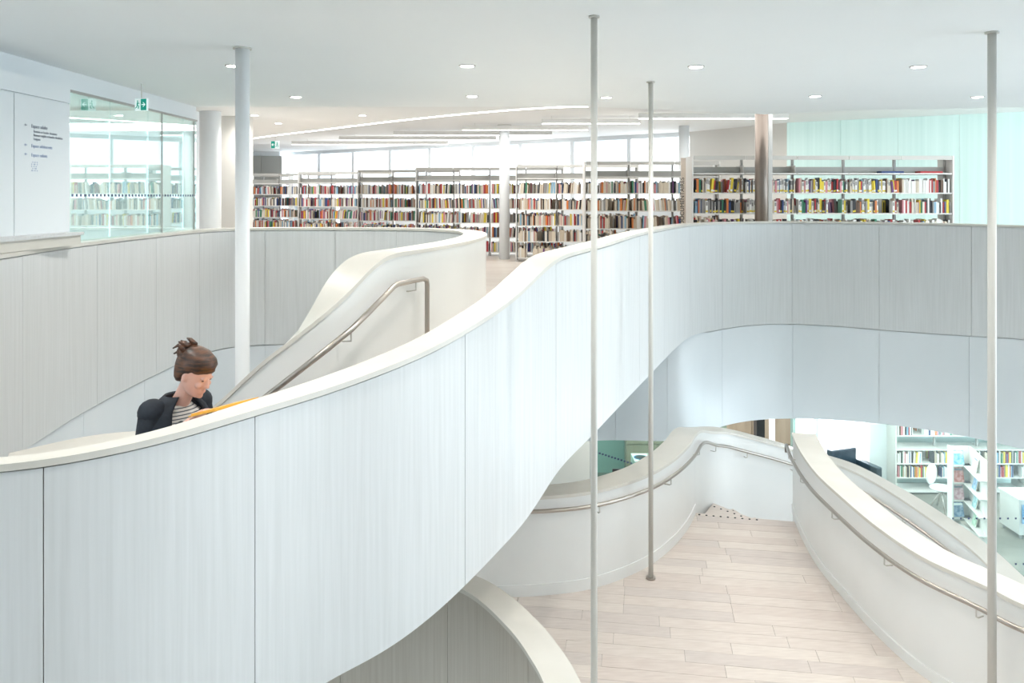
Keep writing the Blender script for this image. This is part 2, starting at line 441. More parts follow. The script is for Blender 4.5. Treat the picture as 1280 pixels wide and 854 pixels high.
for r in range(-5, 70):
    off = random.random() * PL
    v0 = r * PW
    u = -9.0 + off
    while u < 9:
        L = PL * random.choice((.7, 1, 1, 1.25))
        poly = region
        cu, cv = u, v0
        for (a, b, nx, ny) in ((u + .0015, 0, 1, 0), (u + L - .0015, 0, -1, 0), (0, v0 + .0012, 0, 1), (0, v0 + PW - .0012, 0, -1)):
            X0, Y0 = a * ca - b * sa, a * sa + b * ca
            poly = clip(poly, X0, Y0, nx * ca - ny * sa, nx * sa + ny * ca)
            if len(poly) < 3: break
        u += L
        if len(poly) < 3 or parea(poly) < .004: continue
        poly = clean(poly)
        if len(poly) < 3: continue
        dz = random.uniform(0, .0012)
        far = max(p[1] for p in poly) < 2.9 or max(p[0] for p in poly) < -1.2
        if far: continue
        MB().prism(poly, EYE + LZ - .012, EYE + LZ + dz - .001).build('plank', random.choice(M_plank), floor_l); np_ += 1
print('planks', np_)
# studs along the landing edge
ea = Vector((W1[e1][0], W1[e1][1])); eb = Vector((W2[te][0], W2[te][1]))
stud = MB().ellipsoid((0, 0, 0), (.014, .014, .006), 8, 4).mesh('stud', M_black)
for k in range(9):
    p = ea.lerp(eb, (k + .5) / 14) + Vector((0, -.05))
    inst('stud', stud, floor_l, (p.x, p.y, EYE + LZ + .003))

# steps going down from the landing (turn round the end of the inner balustrade)
st = empty('lower_staircase', (4.0, 10.0, 0))
tag(st, 'pale steps descending beyond the far edge of the plank landing', 'stairs')
outer = [W1[i] for i in range(e1, len(W1))]
inner = offp(W2, .25, 0, len(W2) - 1, 1)
inner = [tuple(W2[te][:2])] * 4 + [tuple(W2[1][:2])] + inner[2:]
n_st = 16
def atf(seq, t):
    i = t * (len(seq) - 1); a = int(i); b = min(a + 1, len(seq) - 1); f = i - a
    return (seq[a][0] * (1 - f) + seq[b][0] * f, seq[a][1] * (1 - f) + seq[b][1] * f)
cuts_o = [e1] + [[i for i in range(e1, len(W1)) if px_of(W1[i]) > x][0] for x in (890, 914, 942, 978, 1012)]
rs_o = [outer[c - e1] for c in cuts_o]; rem = outer[cuts_o[-1] - e1:]; nr = n_st - 5
rs_o += [atf(rem, (k + 1) / nr) for k in range(nr)]
rs_i = inner[:5] + [atf(inner[5:], k / nr) for k in range(nr + 1)]
risers = [EYE + LZ - (k + 1) * (EYE + LZ) / (n_st + 1) for k in range(n_st)]
for k in range(n_st):
    t0, t1 = k / n_st, (k + 1) / n_st
    q = [tuple(rs_o[k][:2]), tuple(rs_o[k + 1][:2]), tuple(rs_i[k + 1][:2]), tuple(rs_i[k][:2])]
    mb = MB().prism(clean([(x - 4.0, y - 10.0) for x, y in q]), risers[k] - .32, risers[k] - .002)
    tr = mb.build('tread', M_plank[k % 4], st)
    a = Vector(q[0]); b = Vector(q[3]) if k else Vector(q[3])
    if k < 6:
        for j in range(5):
            p = Vector(q[1]).lerp(Vector(q[2]), (j + .5) / 12)
            c = Vector(q[0]).lerp(Vector(q[3]), (j + .5) / 12)
            p = p.lerp(c, .12)
            inst('stud', stud, tr, (p.x - 4.0, p.y - 10.0, risers[k]))

# ------------------------------------------------------------------ upper stair treads (behind the main ribbon)
us = empty('upper_staircase', (-1.2, 4.6, EYE - 2.5))
tag(us, 'pale stair flight between the two upper balustrades, under the walking woman', 'stairs')
mo = [r for r in main if px_of(r) < 655 and r[1] < 6 and r[1] > 3.3][::-1]
No = normals(main)
mo = [(main[i][0] + No[i][0] * .2, main[i][1] + No[i][1] * .2) for i in range(len(main)) if px_of(main[i]) < 670 and main[i][1] < 6][::-1]
Nh = normals(hair)
h0 = [i for i in range(kx, len(hair)) if hair[i][1] < 6.2][0]
mi2 = [(hair[i][0] + Nh[i][0] * .12, hair[i][1] + Nh[i][1] * .12) for i in range(h0, len(hair))]
PERS = Vector((-1.86, 4.46)); pers_z = None
best = 9
NT = 11
for k in range(NT):
    q = [atf(mo, k / NT), atf(mo, (k + 1) / NT), atf(mi2, (k + 1) / NT), atf(mi2, k / NT)]
    zt = EYE - 1.52 - .128 * (k + 1)
    MB().prism([(x + 1.2, y - 4.6) for x, y in q], zt - .18 - EYE + 2.5, zt - EYE + 2.5).build('tread', M_plank[k % 4], us)
    cxy = Vector((sum(a[0] for a in q) / 4, sum(a[1] for a in q) / 4))
    if (cxy - PERS).length < best: best = (cxy - PERS).length; pers_z = zt
print('person floor rel eye', pers_z - EYE)

# ------------------------------------------------------------------ handrails
def rail(name, label, pts, r=.02, brackets=(), wall=None, extra=None, group=None):
    root = empty(name, tuple(pts[len(pts) // 2])); tag(root, label, 'handrail', group)
    o = root.location.copy()
    MB().tube([Vector(p) - o for p in pts], r, 12).build('rail', M_steel, root)
    for p, d in brackets:
        p = Vector(p) - o; d = Vector(d)
        MB().tube([p, p + Vector((0, 0, -.075)), p + Vector((0, 0, -.085)) + d * .3, p + Vector((0, 0, -.085)) + d], .006, 6).build('bracket', M_polemetal, root)
    return root
def pxrail(lst, z=None, n=70):
    ps = [(x, y, Y) for x, y, Y in lst]
    c = [tuple(P(x, y, Y)) for x, y, Y in ps]
    sp = smooth_path([(a[0], a[1], a[2]) for a in c], n)
    return [Vector(p) for p in sp]
def wall_dir(p, path):
    j = min(range(len(path)), key=lambda i: (path[i][0] - p[0])**2 + (path[i][1] - p[1])**2)
    return Vector((path[j][0] - p[0], path[j][1] - p[1], 0))
N1 = normals(W1); N2 = normals(W2)
p1 = [Vector((W1[i][0] - N1[i][0] * .075, W1[i][1] - N1[i][1] * .075, EYE + W1[i][2] - (.115 if i < e1 else min(.19, .115 + (i - e1) * .002)))) for i in range(0, len(W1), 2)]
bk = [p1[int(len(p1) * f)] for f in (.12, .22, .32, .42, .50, .56, .62, .68, .76, .84, .93)]
rail('landing_handrail', 'steel handrail along the inside of the far curved landing balustrade', p1, .019, [(p, wall_dir(p, W1)) for p in bk])
p2 = [Vector((W2[i][0] - N2[i][0] * .075, W2[i][1] - N2[i][1] * .075, EYE + W2[i][2] - .15)) for i in range(0, len(W2), 2)]
rail('inner_handrail', 'steel handrail on the cream balustrade at the right of the landing', [p2[0] + Vector((0, .0, -.09))] + p2, .019, [(p2[i], wall_dir(p2[i], W2)) for i in (6, 22, 42, 62, 80)])
up = [(534, 424, 6.22), (534, 400, 6.22), (534, 356, 6.22), (533.3, 350.5, 6.2), (529, 348.5, 6.15), (512, 352, 5.95), (497, 355.5, 5.66), (492, 358.5, 5.6)]
up2 = [(480, 371, 5.45), (460, 391.5, 5.25), (439, 412, 5.12), (410, 436, 5.02), (370, 467, 4.98), (330, 498, 5.05), (290, 528, 5.13)]
p3 = [P(*a) for a in up] + [P(*a) for a in up2]
rail('stair_handrail', 'steel handrail with square bend on the inner wall of the upper stair', p3, .019, [(P(520, 350.5, 6.05), wall_dir(P(520, 350.5, 6.05), [r for r in hair[kx:]])), (P(439, 412, 5.12), wall_dir(P(439, 412, 5.12), [r for r in hair[kx:]]))])

# ------------------------------------------------------------------ ceilings, floors, walls
CN, CM, CF = 1.13, 1.19, 1.715
def cpx(x, y, c): Y = c * 1000 / (245 - y); return ((x - 640) * Y / 1000, Y)
edge = [cpx(x, y, CN) for x, y in [(250, 133.5), (400, 133.5), (560, 133.5), (730, 133), (800, 136), (870, 139.5), (955, 143), (1010, 141), (1080, 137.5), (1180, 136), (1280, 134)]]
near = [(-3.97, -14)] + [(-3.97, edge[0][1])] + edge[1:] + [(12, edge[-1][1]), (12, -14)]
tag(MB().prism(near, EYE + CN, EYE + CN + .35).build('ceiling', M_ceil), kind='structure')
cove = [cpx(x, y, CM) for x, y in [(270, 181), (330, 171), (400, 162.5), (500, 150.5), (600, 140.5), (690, 134.2), (735, 133)]]
mid = [(-8.5, 10.12)] + [(.95, 10.12)] + cove[::-1][1:] + [(-8.5, cove[0][1])]
tag(MB().prism(mid, EYE + CM, EYE + CM + .3).build('ceiling', M_ceil_far), kind='structure')
cv = smooth_path([(a, b, 0, 0) for a, b in cove], 80)
cl = sweep(cv, lambda i, r: rect(-.03, .02, CM + .03, CM - .01)).build('trim_1', M_line); tag(cl, kind='structure')
tag(MB().box(-16, 14, 9.4, 34, EYE + CF, EYE + CF + .3).build('ceiling', M_ceil_far), kind='structure')
tag(MB().box(-10, -3.97, 2, 10.12, EYE + CN, EYE + CN + .35).build('ceiling', M_ceil), kind='structure')

# upper floor slab round the atrium
f2 = -1.52
fl = [(-16, 10.75), (-3.9, 10.75)] + [(r[0], r[1]) for r in hair[:h0] if r[1] > 10.5 and r[0] > -3.6] + [(hair[i][0], hair[i][1]) for i in range(len(hair)) if hair[i][0] > -1.05 and hair[i][1] <= 10.5 and i < h0][::4]
Nm = normals(main)
fl += [(main[i][0] + Nm[i][0] * .12, main[i][1] + Nm[i][1] * .12) for i in range(len(main)) if px_of(main[i]) > 675 and main[i][1] > 5.6][::8]
fl += [(14, 7.5), (14, 34), (-16, 34)]
fl = clean(fl)
tag(MB().prism(fl, EYE + f2 - .3, EYE + f2).build('floor', M_floor2), kind='structure')
tag(MB().box(-10, -4.13, 2, 10.75, EYE + f2 - .45, EYE + f2).build('floor', M_floor2), kind='structure')
# ground floor and the soffit over the ground-floor rooms
tag(MB().box(-16, 13.5, -14, 34, -.3, 0).build('floor', M_conc), kind='structure')
Nl = normals(lower)
sof = [(-16, 12.3), (0, 12.3), (2.6, 12.3)] + [(lower[i][0] + Nl[i][0] * .2, lower[i][1] + Nl[i][1] * .2) for i in range(len(lower)) if px_of(lower[i]) > 880 and lower[i][0] > 2][::8] + [(16, 7.6), (16, 34), (-16, 34)]
tag(MB().prism(clean(sof), EYE - 3.63, EYE - 3.4).build('ceiling', M_ceil_far), kind='structure')

# far upper walls
def wallseg(name, a, b, z0, z1, m, th=.15):
    a = Vector((a[0], a[1])); b = Vector((b[0], b[1])); d = (b - a).normalized(); n = Vector((-d.y, d.x)) * th
    return tag(MB().prism([tuple(a), tuple(b), tuple(b + n), tuple(a + n)], z0, z1).build(name, m), kind='structure')
# right channel-glass wall
ga = Vector((6.45, 18.75)); gb = Vector((10.45, 16.25)); gd = (gb - ga)
wr = wallseg('wall_right', ga, gb + gd * 1.0, EYE + f2, EYE + CF, M_white, .1)
nn = 8; gl = gd * 2
gn = Vector((-gd.y, gd.x)).normalized()
for k in range(nn):
    a = ga + gl * (k / nn) - gn * .03; b = ga + gl * ((k + 1) / nn) - gn * .03 - gd.normalized() * .006
    MB().prism([tuple(a), tuple(b), tuple(b + gn * .028), tuple(a + gn * .028)], EYE + f2, EYE + CF).build('glass_panel', M_channel, wr)
wallseg('wall_back', (4.75, 21.4), (6.45, 18.75), EYE + f2, EYE + CF, M_cream, .15)
# window wall
wa = Vector((-8.9, 31.5)); wb = Vector((4.75, 21.4)); wd = wb - wa
wallseg('wall_back', wa, wb, EYE + f2, EYE - .2, M_wallw, .2)
wallseg('trim_2', wa, wb, EYE + CF - .12, EYE + CF, M_wallw, .2)
wn = Vector((-wd.y, wd.x)).normalized()
NW = 9
for k in range(NW):
    a = wa + wd * (k / NW); b = wa + wd * ((k + 1) / NW)
    dd = wd.normalized()
    fr = MB()
    fr.prism([tuple(a), tuple(a + dd * .12), tuple(a + dd * .12 + wn * .15), tuple(a + wn * .15)], EYE - .2, EYE + CF - .12)
    fr.prism([tuple(a), tuple(b), tuple(b + wn * .15), tuple(a + wn * .15)], EYE - .2, EYE - .12)
    w = fr.build('window_%d' % (k + 1), M_wallw); tag(w, kind='structure')
    MB().prism([tuple(a + dd * .12 + wn * .06), tuple(b + wn * .06), tuple(b + wn * .08), tuple(a + dd * .12 + wn * .08)], EYE - .12, EYE + CF - .12).build('pane', M_win if k % 2 == 0 else M_winb, w)
# grey panels and pier at the far left
wl = wallseg('wall_left', (-13.5, 31), (-9.0, 31), EYE + f2, EYE + CF, M_wallw, .2)
for k in range(5):
    MB().box(-12.9 + k * .8, -12.11 + k * .8, 30.95, 31, EYE - .3, EYE + 1.55).build('panel', M_greyp, wl)
wallseg('wall_left', (-13.7, 10.8), (-13.7, 31), EYE + f2, EYE + CF, M_cream, .2)
# white pier right of the left column
tag(MB().box(-4.35, -3.95, 11.9, 12.2, EYE + f2, EYE + CM).build('wall_left', M_cream), kind='structure')

# left wall: plain panels, header, glass
LX = -4.0
tag(MB().box(LX - .2, LX, -14, edge[0][1], EYE + .955, EYE + CN).build('trim_3', M_wallw), kind='structure')
pw = MB().box(-4.15, -3.88, 2.0, 6.99, EYE - .419, EYE + .955).build('wall_left', M_wallw); tag(pw, kind='structure')
for y0, y1 in ((2.2, 3.6), (3.61, 4.95), (4.96, 6.205), (6.215, 6.99)):
    MB().box(-3.88, -3.865, y0, y1, EYE - .419, EYE + .80).build('panel', M_wallw, pw)
MB().box(-3.88, -3.86, 2.0, 6.99, EYE + .81, EYE + .955).build('panel', M_wallw, pw)
bxo = MB().box(-4.05, -3.72, 3.0, 6.9, EYE - .418, EYE - .335).build('wall_ledge', M_cap); tag(bxo, 'cream low ledge on the balustrade below the white sign wall', 'ledge')
MB().box(-4.07, -3.70, 3.0, 6.92, EYE - .335, EYE - .31).build('top', M_panel, bxo)
gw = empty('glass_partition', (LX, 8.5, EYE - .42)); tag(gw, 'greenish reflective glass partition standing on the left balustrade, with a row of dots', 'glass wall')
ys = [6.99, 7.95, 8.78, 9.13, 9.72, 10.12]
for k in range(len(ys) - 1):
    MB().box(-.006, .006, ys[k] - 8.5 + .004, ys[k + 1] - 8.5 - .004, .0, 1.375).build('pane', M_gleft, gw)
for y in (9.13, 10.05):
    MB().box(-.012, .012, y - 8.506, y - 8.494, 0, 1.375).build('mullion', M_post, gw)
MB().box(-.02, .02, 6.99 - 8.5, 10.12 - 8.5, 1.36, 1.38).build('top_rail', M_post, gw)
dm = MB().box(0, .002, -.014, .014, -.012, .012).mesh('dot', M_dot)
k = 0; y = 7.05
while y < 10.1:
    inst('dot', dm, gw, (.008, y - 8.5, .42 + .005)); y += .072
tag(MB().box(-4.2, -4.0, -14, 2.0, 0, EYE + .955).build('wall_left', M_wallw), kind='structure')
tag(MB().box(-4.2, 12.0, -9.3, -9, 0, EYE + CN).build('wall_front_blocker', M_wallw), kind='structure')  # unseen wall added behind the camera to shut out light from there
tag(MB().box(12.0, 12.3, -9.3, .8, 0, EYE + CN).build('wall_right', M_wallw), kind='structure')  # unseen wall added to hold back part of the light from the right
# room behind the glass
tag(MB().box(-9.8, -9.6, 2, 10.7, EYE + f2, EYE + CN).build('wall_left', M_wallw), kind='structure')
tag(MB().box(-9.8, -4.2, 10.6, 10.75, EYE + f2, EYE + CN).build('wall_back', M_wallw), kind='structure')

# ------------------------------------------------------------------ text helper
def text(name, s, size, m, parent, loc, rot, ext=.001, align='LEFT'):
    c = bpy.data.curves.new(name, 'FONT'); c.body = s; c.size = size; c.extrude = ext; c.align_x = align
    c.materials.append(m)
    t_ = bpy.data.objects.new('tmp', c); C.objects.link(t_)
    me = bpy.data.meshes.new_from_object(t_.evaluated_get(bpy.context.evaluated_depsgraph_get()))
    bpy.data.objects.remove(t_)
    o = bpy.data.objects.new(name, me); C.objects.link(o)
    o.parent = parent; o.location = loc; o.rotation_euler = rot
    return o
sg = empty('wall_directory', (-3.863, 6.45, EYE + .3)); tag(sg, 'printed directory lettering with small arrows and a dotted emblem on the white wall', 'sign')
RT = (math.radians(90), 0, math.radians(90))
rows = [(.25, 'Espace adulte', .041, M_ink, 0), (.213, 'Romans et bandes dessinées', .029, M_ink, .03), (.183, 'Romans anglais et bandes dessinées', .029, M_ink, .03), (.152, 'Langues', .029, M_ink, .03), (.092, 'Espace adolescents', .038, M_ink2, 0), (.018, 'Espace enfants', .038, M_ink2, 0)]
# lettering reads from left to right for someone facing the wall from the atrium
for z, s, sz, m, dx in rows:
    text('lettering', s, sz, m, sg, (.0, -.02 + dx, z), RT)
for z, m in ((.25, M_ink), (.092, M_ink2), (.018, M_ink2)):
    a = MB(); a.box(0, .002, -.105, -.08, z + .012, z + .018); a.face([(.002, -.115, z + .015), (.002, -.098, z + .003), (.002, -.098, z + .027)]); a.build('arrow', m, sg)
for i in range(6):
    for j in range(5):
        if (i * 3 + j * 5) % 7 < 4:
            MB().box(0, .002, -.02 + i * .015, -.012 + i * .015, -.10 + j * .017, -.092 + j * .017).build('emblem_dot', M_ink2, sg)

def exit_sign(loc, rz, w, label, arrow=1, top=EYE + 1.13):
    r = empty('exit_sign', loc, rz); tag(r, label, 'exit sign')
    MB().box(-w, w, -.012, .012, -w * .9, w * .9).build('body', M_exitw, r)
    MB().box(.02 * w if arrow > 0 else -w * .94, w * .94 if arrow > 0 else -.02 * w, -.016, -.0125, -w * .84, w * .84).build('arrow_field', M_exit, r)
    cx = .48 * w * arrow
    a = MB(); a.box(cx - .3 * w, cx + .3 * w, -.019, -.0165, -.07 * w, .07 * w)
    s = arrow
    a.face([(cx + s * .36 * w, -.0185, 0), (cx + s * .02 * w, -.0185, .34 * w), (cx - s * .12 * w, -.0185, .34 * w), (cx + s * .18 * w, -.0185, 0), (cx - s * .12 * w, -.0185, -.34 * w), (cx + s * .02 * w, -.0185, -.34 * w)])
    a.build('arrow', M_exitw, r)
    m = MB(); q = -.5 * w * arrow
    m.ellipsoid((q, -.016, .52 * w), (.11 * w, .004, .12 * w), 8, 5)
    m.tube([(q, -.016, .36 * w), (q - .05 * w, -.016, 0)], .09 * w, 6)
    m.tube([(q - .05 * w, -.016, 0), (q + .2 * w, -.016, -.25 * w), (q + .1 * w, -.016, -.6 * w)], .06 * w, 6)
    m.tube([(q - .05 * w, -.016, 0), (q - .15 * w, -.016, -.35 * w), (q - .35 * w, -.016, -.5 * w)], .06 * w, 6)
    m.tube([(q, -.016, .3 * w), (q + .28 * w, -.016, .15 * w)], .05 * w, 6)
    m.build('running_figure', M_exit, r)
    MB().tube([(0, 0, w * .9), (0, 0, top - loc[2])], .006, 6).build('hanger', M_shelf, r)
    return r
exit_sign(P(177, 131, 8.05), math.radians(-12), .068, 'lit green exit sign hung in front of the left glass partition, arrow pointing right', 1)
exit_sign(P(344, 181, 19.0), 0, .10, 'small lit green exit sign far back, above the far left bookshelves', -1, EYE + 1.715)

# ------------------------------------------------------------------ columns and slim poles
def column(x, ytop, ctop, Y, r, z0, label, name='column', m=M_col, cat='column', plate=.0, group=None, ring=False):
    X = (x - 640) * Y / 1000
    o = empty(name, (X, Y, z0)); tag(o, label, cat, group)
    H = EYE + ctop - z0
    MB().tube([(0, 0, 0), (0, 0, H)], r, 40 if r > .05 else 16).build('shaft', m, o)
    if plate:
        MB().tube([(0, 0, H - .012), (0, 0, H)], plate, 24).build('ceiling_plate', M_polemetal, o)
    if ring:
        MB().tube([(0, 0, 0), (0, 0, .02)], plate * 1.1, 24).build('base_ring', M_steel, o)
    return o
column(742.6, 20, CN, 5.02, .021, EYE + LZ, 'slim pale steel pole in the middle of the picture, in front of the long balustrade', 'slim_pole', M_polemetal, 'pole', .035, ring=True)
column(813.5, 102, CN, 7.9, .024, EYE + LZ, 'slim pale steel pole standing on the plank landing by the curved white wall', 'slim_pole', M_polemetal, 'pole', .042, ring=True)
column(1240, 40, CN, 5.51, .028, EYE + LZ, 'slim pale steel pole at the far right, in front of the cream balustrade', 'slim_pole', M_polemetal, 'pole', .045, ring=True)
column(303, 60, CN, 6.1, .053, 0, 'white round column standing in the stairwell behind the walking woman', 'column', M_col, 'column', .07)
column(263, 133, CF, 11.3, .145, EYE + f2, 'thick white column beside the end of the left glass partition')
column(630.5, 157, CF, 19.3, .125, EYE + f2, 'white column standing on the upper floor between the bookshelves', plate=.17)
column(855, 158, CF, 19.6, .125, EYE + f2, 'far white column rising behind the bookshelves, left of the bronze one')
column(952, 143, CF, 14.0, .115, EYE + f2, 'polished bronze-coloured steel column in front of the right bookshelves', m=M_bronze)
MB().box((960 - 640) * .0140 + .0, (966 - 640) * .0140, 14.02, 14.1, EYE + f2, EYE + CF).build('column_trim', M_shelf)
bpy.data.objects['column_trim']['label'] = 'narrow white vertical strip right beside the bronze column'; bpy.data.objects['column_trim']['category'] = 'trim'

# downlights
def downlight(x, y, c, label, r=.075, at=None, power=42):
    X, Y = at or cpx(x, y, c)
    sl = bpy.data.lights.new('downlight_lamp', 'SPOT'); sl.energy = power; sl.spot_size = math.radians(158); sl.spot_blend = 1; sl.shadow_soft_size = .07; sl.color = (1, .965, .91)
    so = bpy.data.objects.new('downlight_lamp', sl); C.objects.link(so); so.location = (X, Y, EYE + c - .03)
    o = empty('downlight', (X, Y, EYE + c)); tag(o, label, 'ceiling light', 'recessed downlights in the ceiling')
    MB().tube([(0, 0, -.006), (0, 0, .0)], [r, r * 1.05], 24).build('rim', M_post, o)
    MB().tube([(0, 0, -.009), (0, 0, -.0065)], r * .82, 24).build('diffuser', M_lamp, o)
for x, y, c, lb in [(584, 82, CN, 'recessed round downlight left of the central slim pole, front row'), (870, 83, CN, 'recessed round downlight in front row, above the bronze column'), (1148, 83, CN, 'recessed round downlight in front row, nearest the right pole'),
                    (292, 82, CN, 'recessed round downlight just left of the stairwell column top'), (590, 120, CN, 'second-row downlight above the mid bookshelves, left of central pole'), (758, 121.5, CN, 'second-row downlight between the two central slim poles'),
                    (1019, 120, CN, 'second-row downlight right of the bronze column'), (1222, 121, CN, 'second-row downlight just left of the far right pole'), (370, 121, CN, 'second-row downlight right of the stairwell column'),
                    (453, 144, CM, 'small downlight near the white cove line, centre left'), (348, 154, CM, 'small downlight above the far exit sign'), (318, 144, CM, 'small downlight just right of the stairwell column')]:
    downlight(x, y, c, lb, .07 if c == CN else .06)
# unseen downlights added over the photographer, continuing the grid for light from above
for iy, Yg in enumerate((4.35, 2.1, -.2, -2.5)):
    for ix, Xg in enumerate((-2.45, -.4, 1.62, 3.6, 5.6)):
        downlight(0, 0, CN, 'added recessed downlight out of frame, %s row over the viewer, %s from the left' % (('nearest', 'second', 'third', 'fourth')[iy], ('first', 'second', 'third', 'fourth', 'fifth')[ix]), .07, (Xg, Yg), 44 if iy == 0 else 30)
# linear fixtures below the high ceiling
for x0, x1, y, lb in [(578, 735, 162.5, 'long linear ceiling lamp, second nearest on the high ceiling'), (677, 800, 154.5, 'long linear ceiling lamp above the middle bookshelves'), (798, 985, 148, 'long linear ceiling lamp left of the green wall, nearest one'),
                     (492, 690, 169, 'third long linear ceiling lamp counting from the nearest, over the column'), (424, 620, 175, 'fourth long linear ceiling lamp from the nearest'), (365, 560, 180.5, 'farthest long linear ceiling lamp, above the left shelves')]:
    Y = 1.56 * 1000 / (245 - y); X0 = (x0 - 640) * Y / 1000; X1 = (x1 - 640) * Y / 1000
    o = empty('linear_lamp', ((X0 + X1) / 2, Y, EYE + 1.56)); tag(o, lb, 'ceiling light')
    h = (X1 - X0) / 2
    MB().box(-h, h, -.06, .06, 0, .10).build('housing', M_shelf, o)
    MB().box(-h + .01, h - .01, -.05, .05, -.01, 0).build('diffuser', M_line, o)
    for s in (-.8, .8): MB().tube([(h * s, 0, .10), (h * s, 0, CF - 1.56)], .006, 6).build('hanger', M_shelf, o)

# ------------------------------------------------------------------ bookshelves
BW = .93
board_me = MB().box(-BW / 2 + .006, BW / 2 - .006, -.25, .25, -.022, 0).mesh('shelf_board', M_shelf)
label_me = MB().box(-BW / 2 + .02, BW / 2 - .02, -.02, -.005, 0, .12).mesh('shelf_back', M_shelfback)
canopy_me = MB().box(-BW / 2 + .006, BW / 2 - .006, -.262, -.25, -.06, .012).mesh('canopy_fascia', M_shelfback)
brack_me = MB().box(-.004, .004, -.24, .24, 0, .14).mesh('bracket', M_shelfback)
post_me = MB().box(-.018, .018, -.03, .03, 0, 2.21).mesh('post', M_post)
foot_me = MB().box(-.03, .03, -.27, .27, 0, .05).mesh('foot', M_post)
end_me = MB().box(-.012, .012, -.26, .26, 0, 2.24).mesh('end_panel', M_shelf)
levels = [-1.42, -1.05, -.68, -.31, .06, .41, .71]
rng = random.Random(3)
BC = [('cream', (.70, .62, .50)), ('beige', (.55, .46, .36)), ('white', (.80, .79, .76)), ('black', (.025, .025, .03)), ('dark blue', (.03, .06, .18)), ('red', (.40, .03, .03)), ('light blue', (.25, .42, .55)), ('orange', (.65, .20, .05)), ('yellow', (.75, .58, .05)), ('green', (.05, .22, .13)), ('grey', (.30, .29, .28)), ('brown', (.14, .08, .05)), ('pink', (.60, .25, .28)), ('purple', (.14, .05, .17))]
BM = [mat('book_cloth_' + n.replace(' ', '_'), c, .5) for n, c in BC]
M_page = mat('book_pages', (.78, .74, .66), .8)
W_mid = [34, 26, 16, 7, 3, 4, 3, 3, 1, 2, 9, 5, 4, 1]
W_near = [10, 5, 46, 14, 4, 8, 5, 5, 9, 3, 5, 3, 5, 2]
W_far = [14, 7, 24, 9, 7, 9, 5, 4, 4, 4, 8, 5, 6, 3]
W_dark = [4, 2, 8, 40, 6, 3, 3, 2, 2, 3, 26, 4, 1, 1]
rest = MB()      # all books beyond the nearest 300
nsingle = 0
book_me = {}
for ci in range(len(BC)):
    b = MB(); b.box(-.5, .5, 0, 1, 0, 1, 0); b.box(-.38, .38, .03, 1.004, .0, 1.003, 1)
    b = MB()
    b.box(-.5, -.38, 0, 1, 0, 1, 0); b.box(.38, .5, 0, 1, 0, 1, 0); b.box(-.38, .38, 0, .1, 0, 1, 0); b.box(-.38, .38, .1, .97, .02, .97, 1)
    if ci in (2, 3, 8, 5): b.box(-.501, .501, -.003, 0, .08, .22, 2)
    if ci in (0, 6, 2): b.box(-.4, .4, -.003, 0, .6, .9, 3)
    book_me[ci] = b.mesh('book', [BM[ci], M_page, BM[8 if ci in (2, 3) else 2], BM[10]])
cnt = {}
ORD = ['first', 'second', 'third', 'fourth', 'fifth', 'sixth', 'seventh', 'eighth', 'ninth', 'tenth', 'eleventh', 'twelfth', 'thirteenth', 'fourteenth', 'fifteenth', 'sixteenth', 'seventeenth', 'eighteenth', 'nineteenth', 'twentieth'] + ['last'] * 20
ROWN = {.06: 'top book row', -.31: 'second book row', -.68: 'third book row'}
def fill_row(X0, Y, z, n_w, weights, dens, single, H=(.19, .27), bay='', where='', tilt=.12):
    """books spine-out, front edge of shelf at Y-.25"""
    global nsingle
    x = X0 + .02; end = X0 + BW - .03
    lean = 0
    gaps = [] if rng.random() > dens else [rng.uniform(.15, .75)]
    while x < end:
        w = rng.uniform(.014, .042); h = rng.uniform(*H); d = rng.uniform(.13, .17)
        if x + w > end: break
        if gaps and x - X0 > gaps[0]:
            x += rng.uniform(.08, .28); gaps.pop(0); continue
        if rng.random() < .05: lean = rng.choice((-1, 0, 0, 1)) * rng.uniform(.04, tilt)
        ci = rng.choices(range(len(BC)), weights)[0]
        y0 = Y - .24 + rng.uniform(0, .03)
        cx = x + w / 2 + abs(lean) * h * .4
        if cx + w + abs(lean) * h > end: lean = 0; cx = x + w / 2
        if single:
            lift = abs(math.sin(lean)) * w / 2
            o = inst('book', book_me[ci], None, (cx, y0, EYE + z + lift), (0, lean, 0), (w, d, h))
            kk = (ci, where, bay); cnt[kk] = cnt.get(kk, 0) + 1
            lb = '%s %s book from the left, %s, %s of the right bookshelf' % (ORD[cnt[kk] - 1], BC[ci][0], bay, where)
            tag(o, lb, 'book', 'books on the %s of the right bookshelf' % where)
            nsingle += 1
        else:
            c, s = math.cos(lean), math.sin(lean)
            Mx = Matrix(((c, 0, s, cx), (0, 1, 0, y0), (-s, 0, c, EYE + z + abs(s) * w / 2), (0, 0, 0, 1)))
            rest.box(-w / 2, w / 2, 0, d, 0, h, ci, Mx)
        x += w + .001 + (0 if lean == 0 else .002)

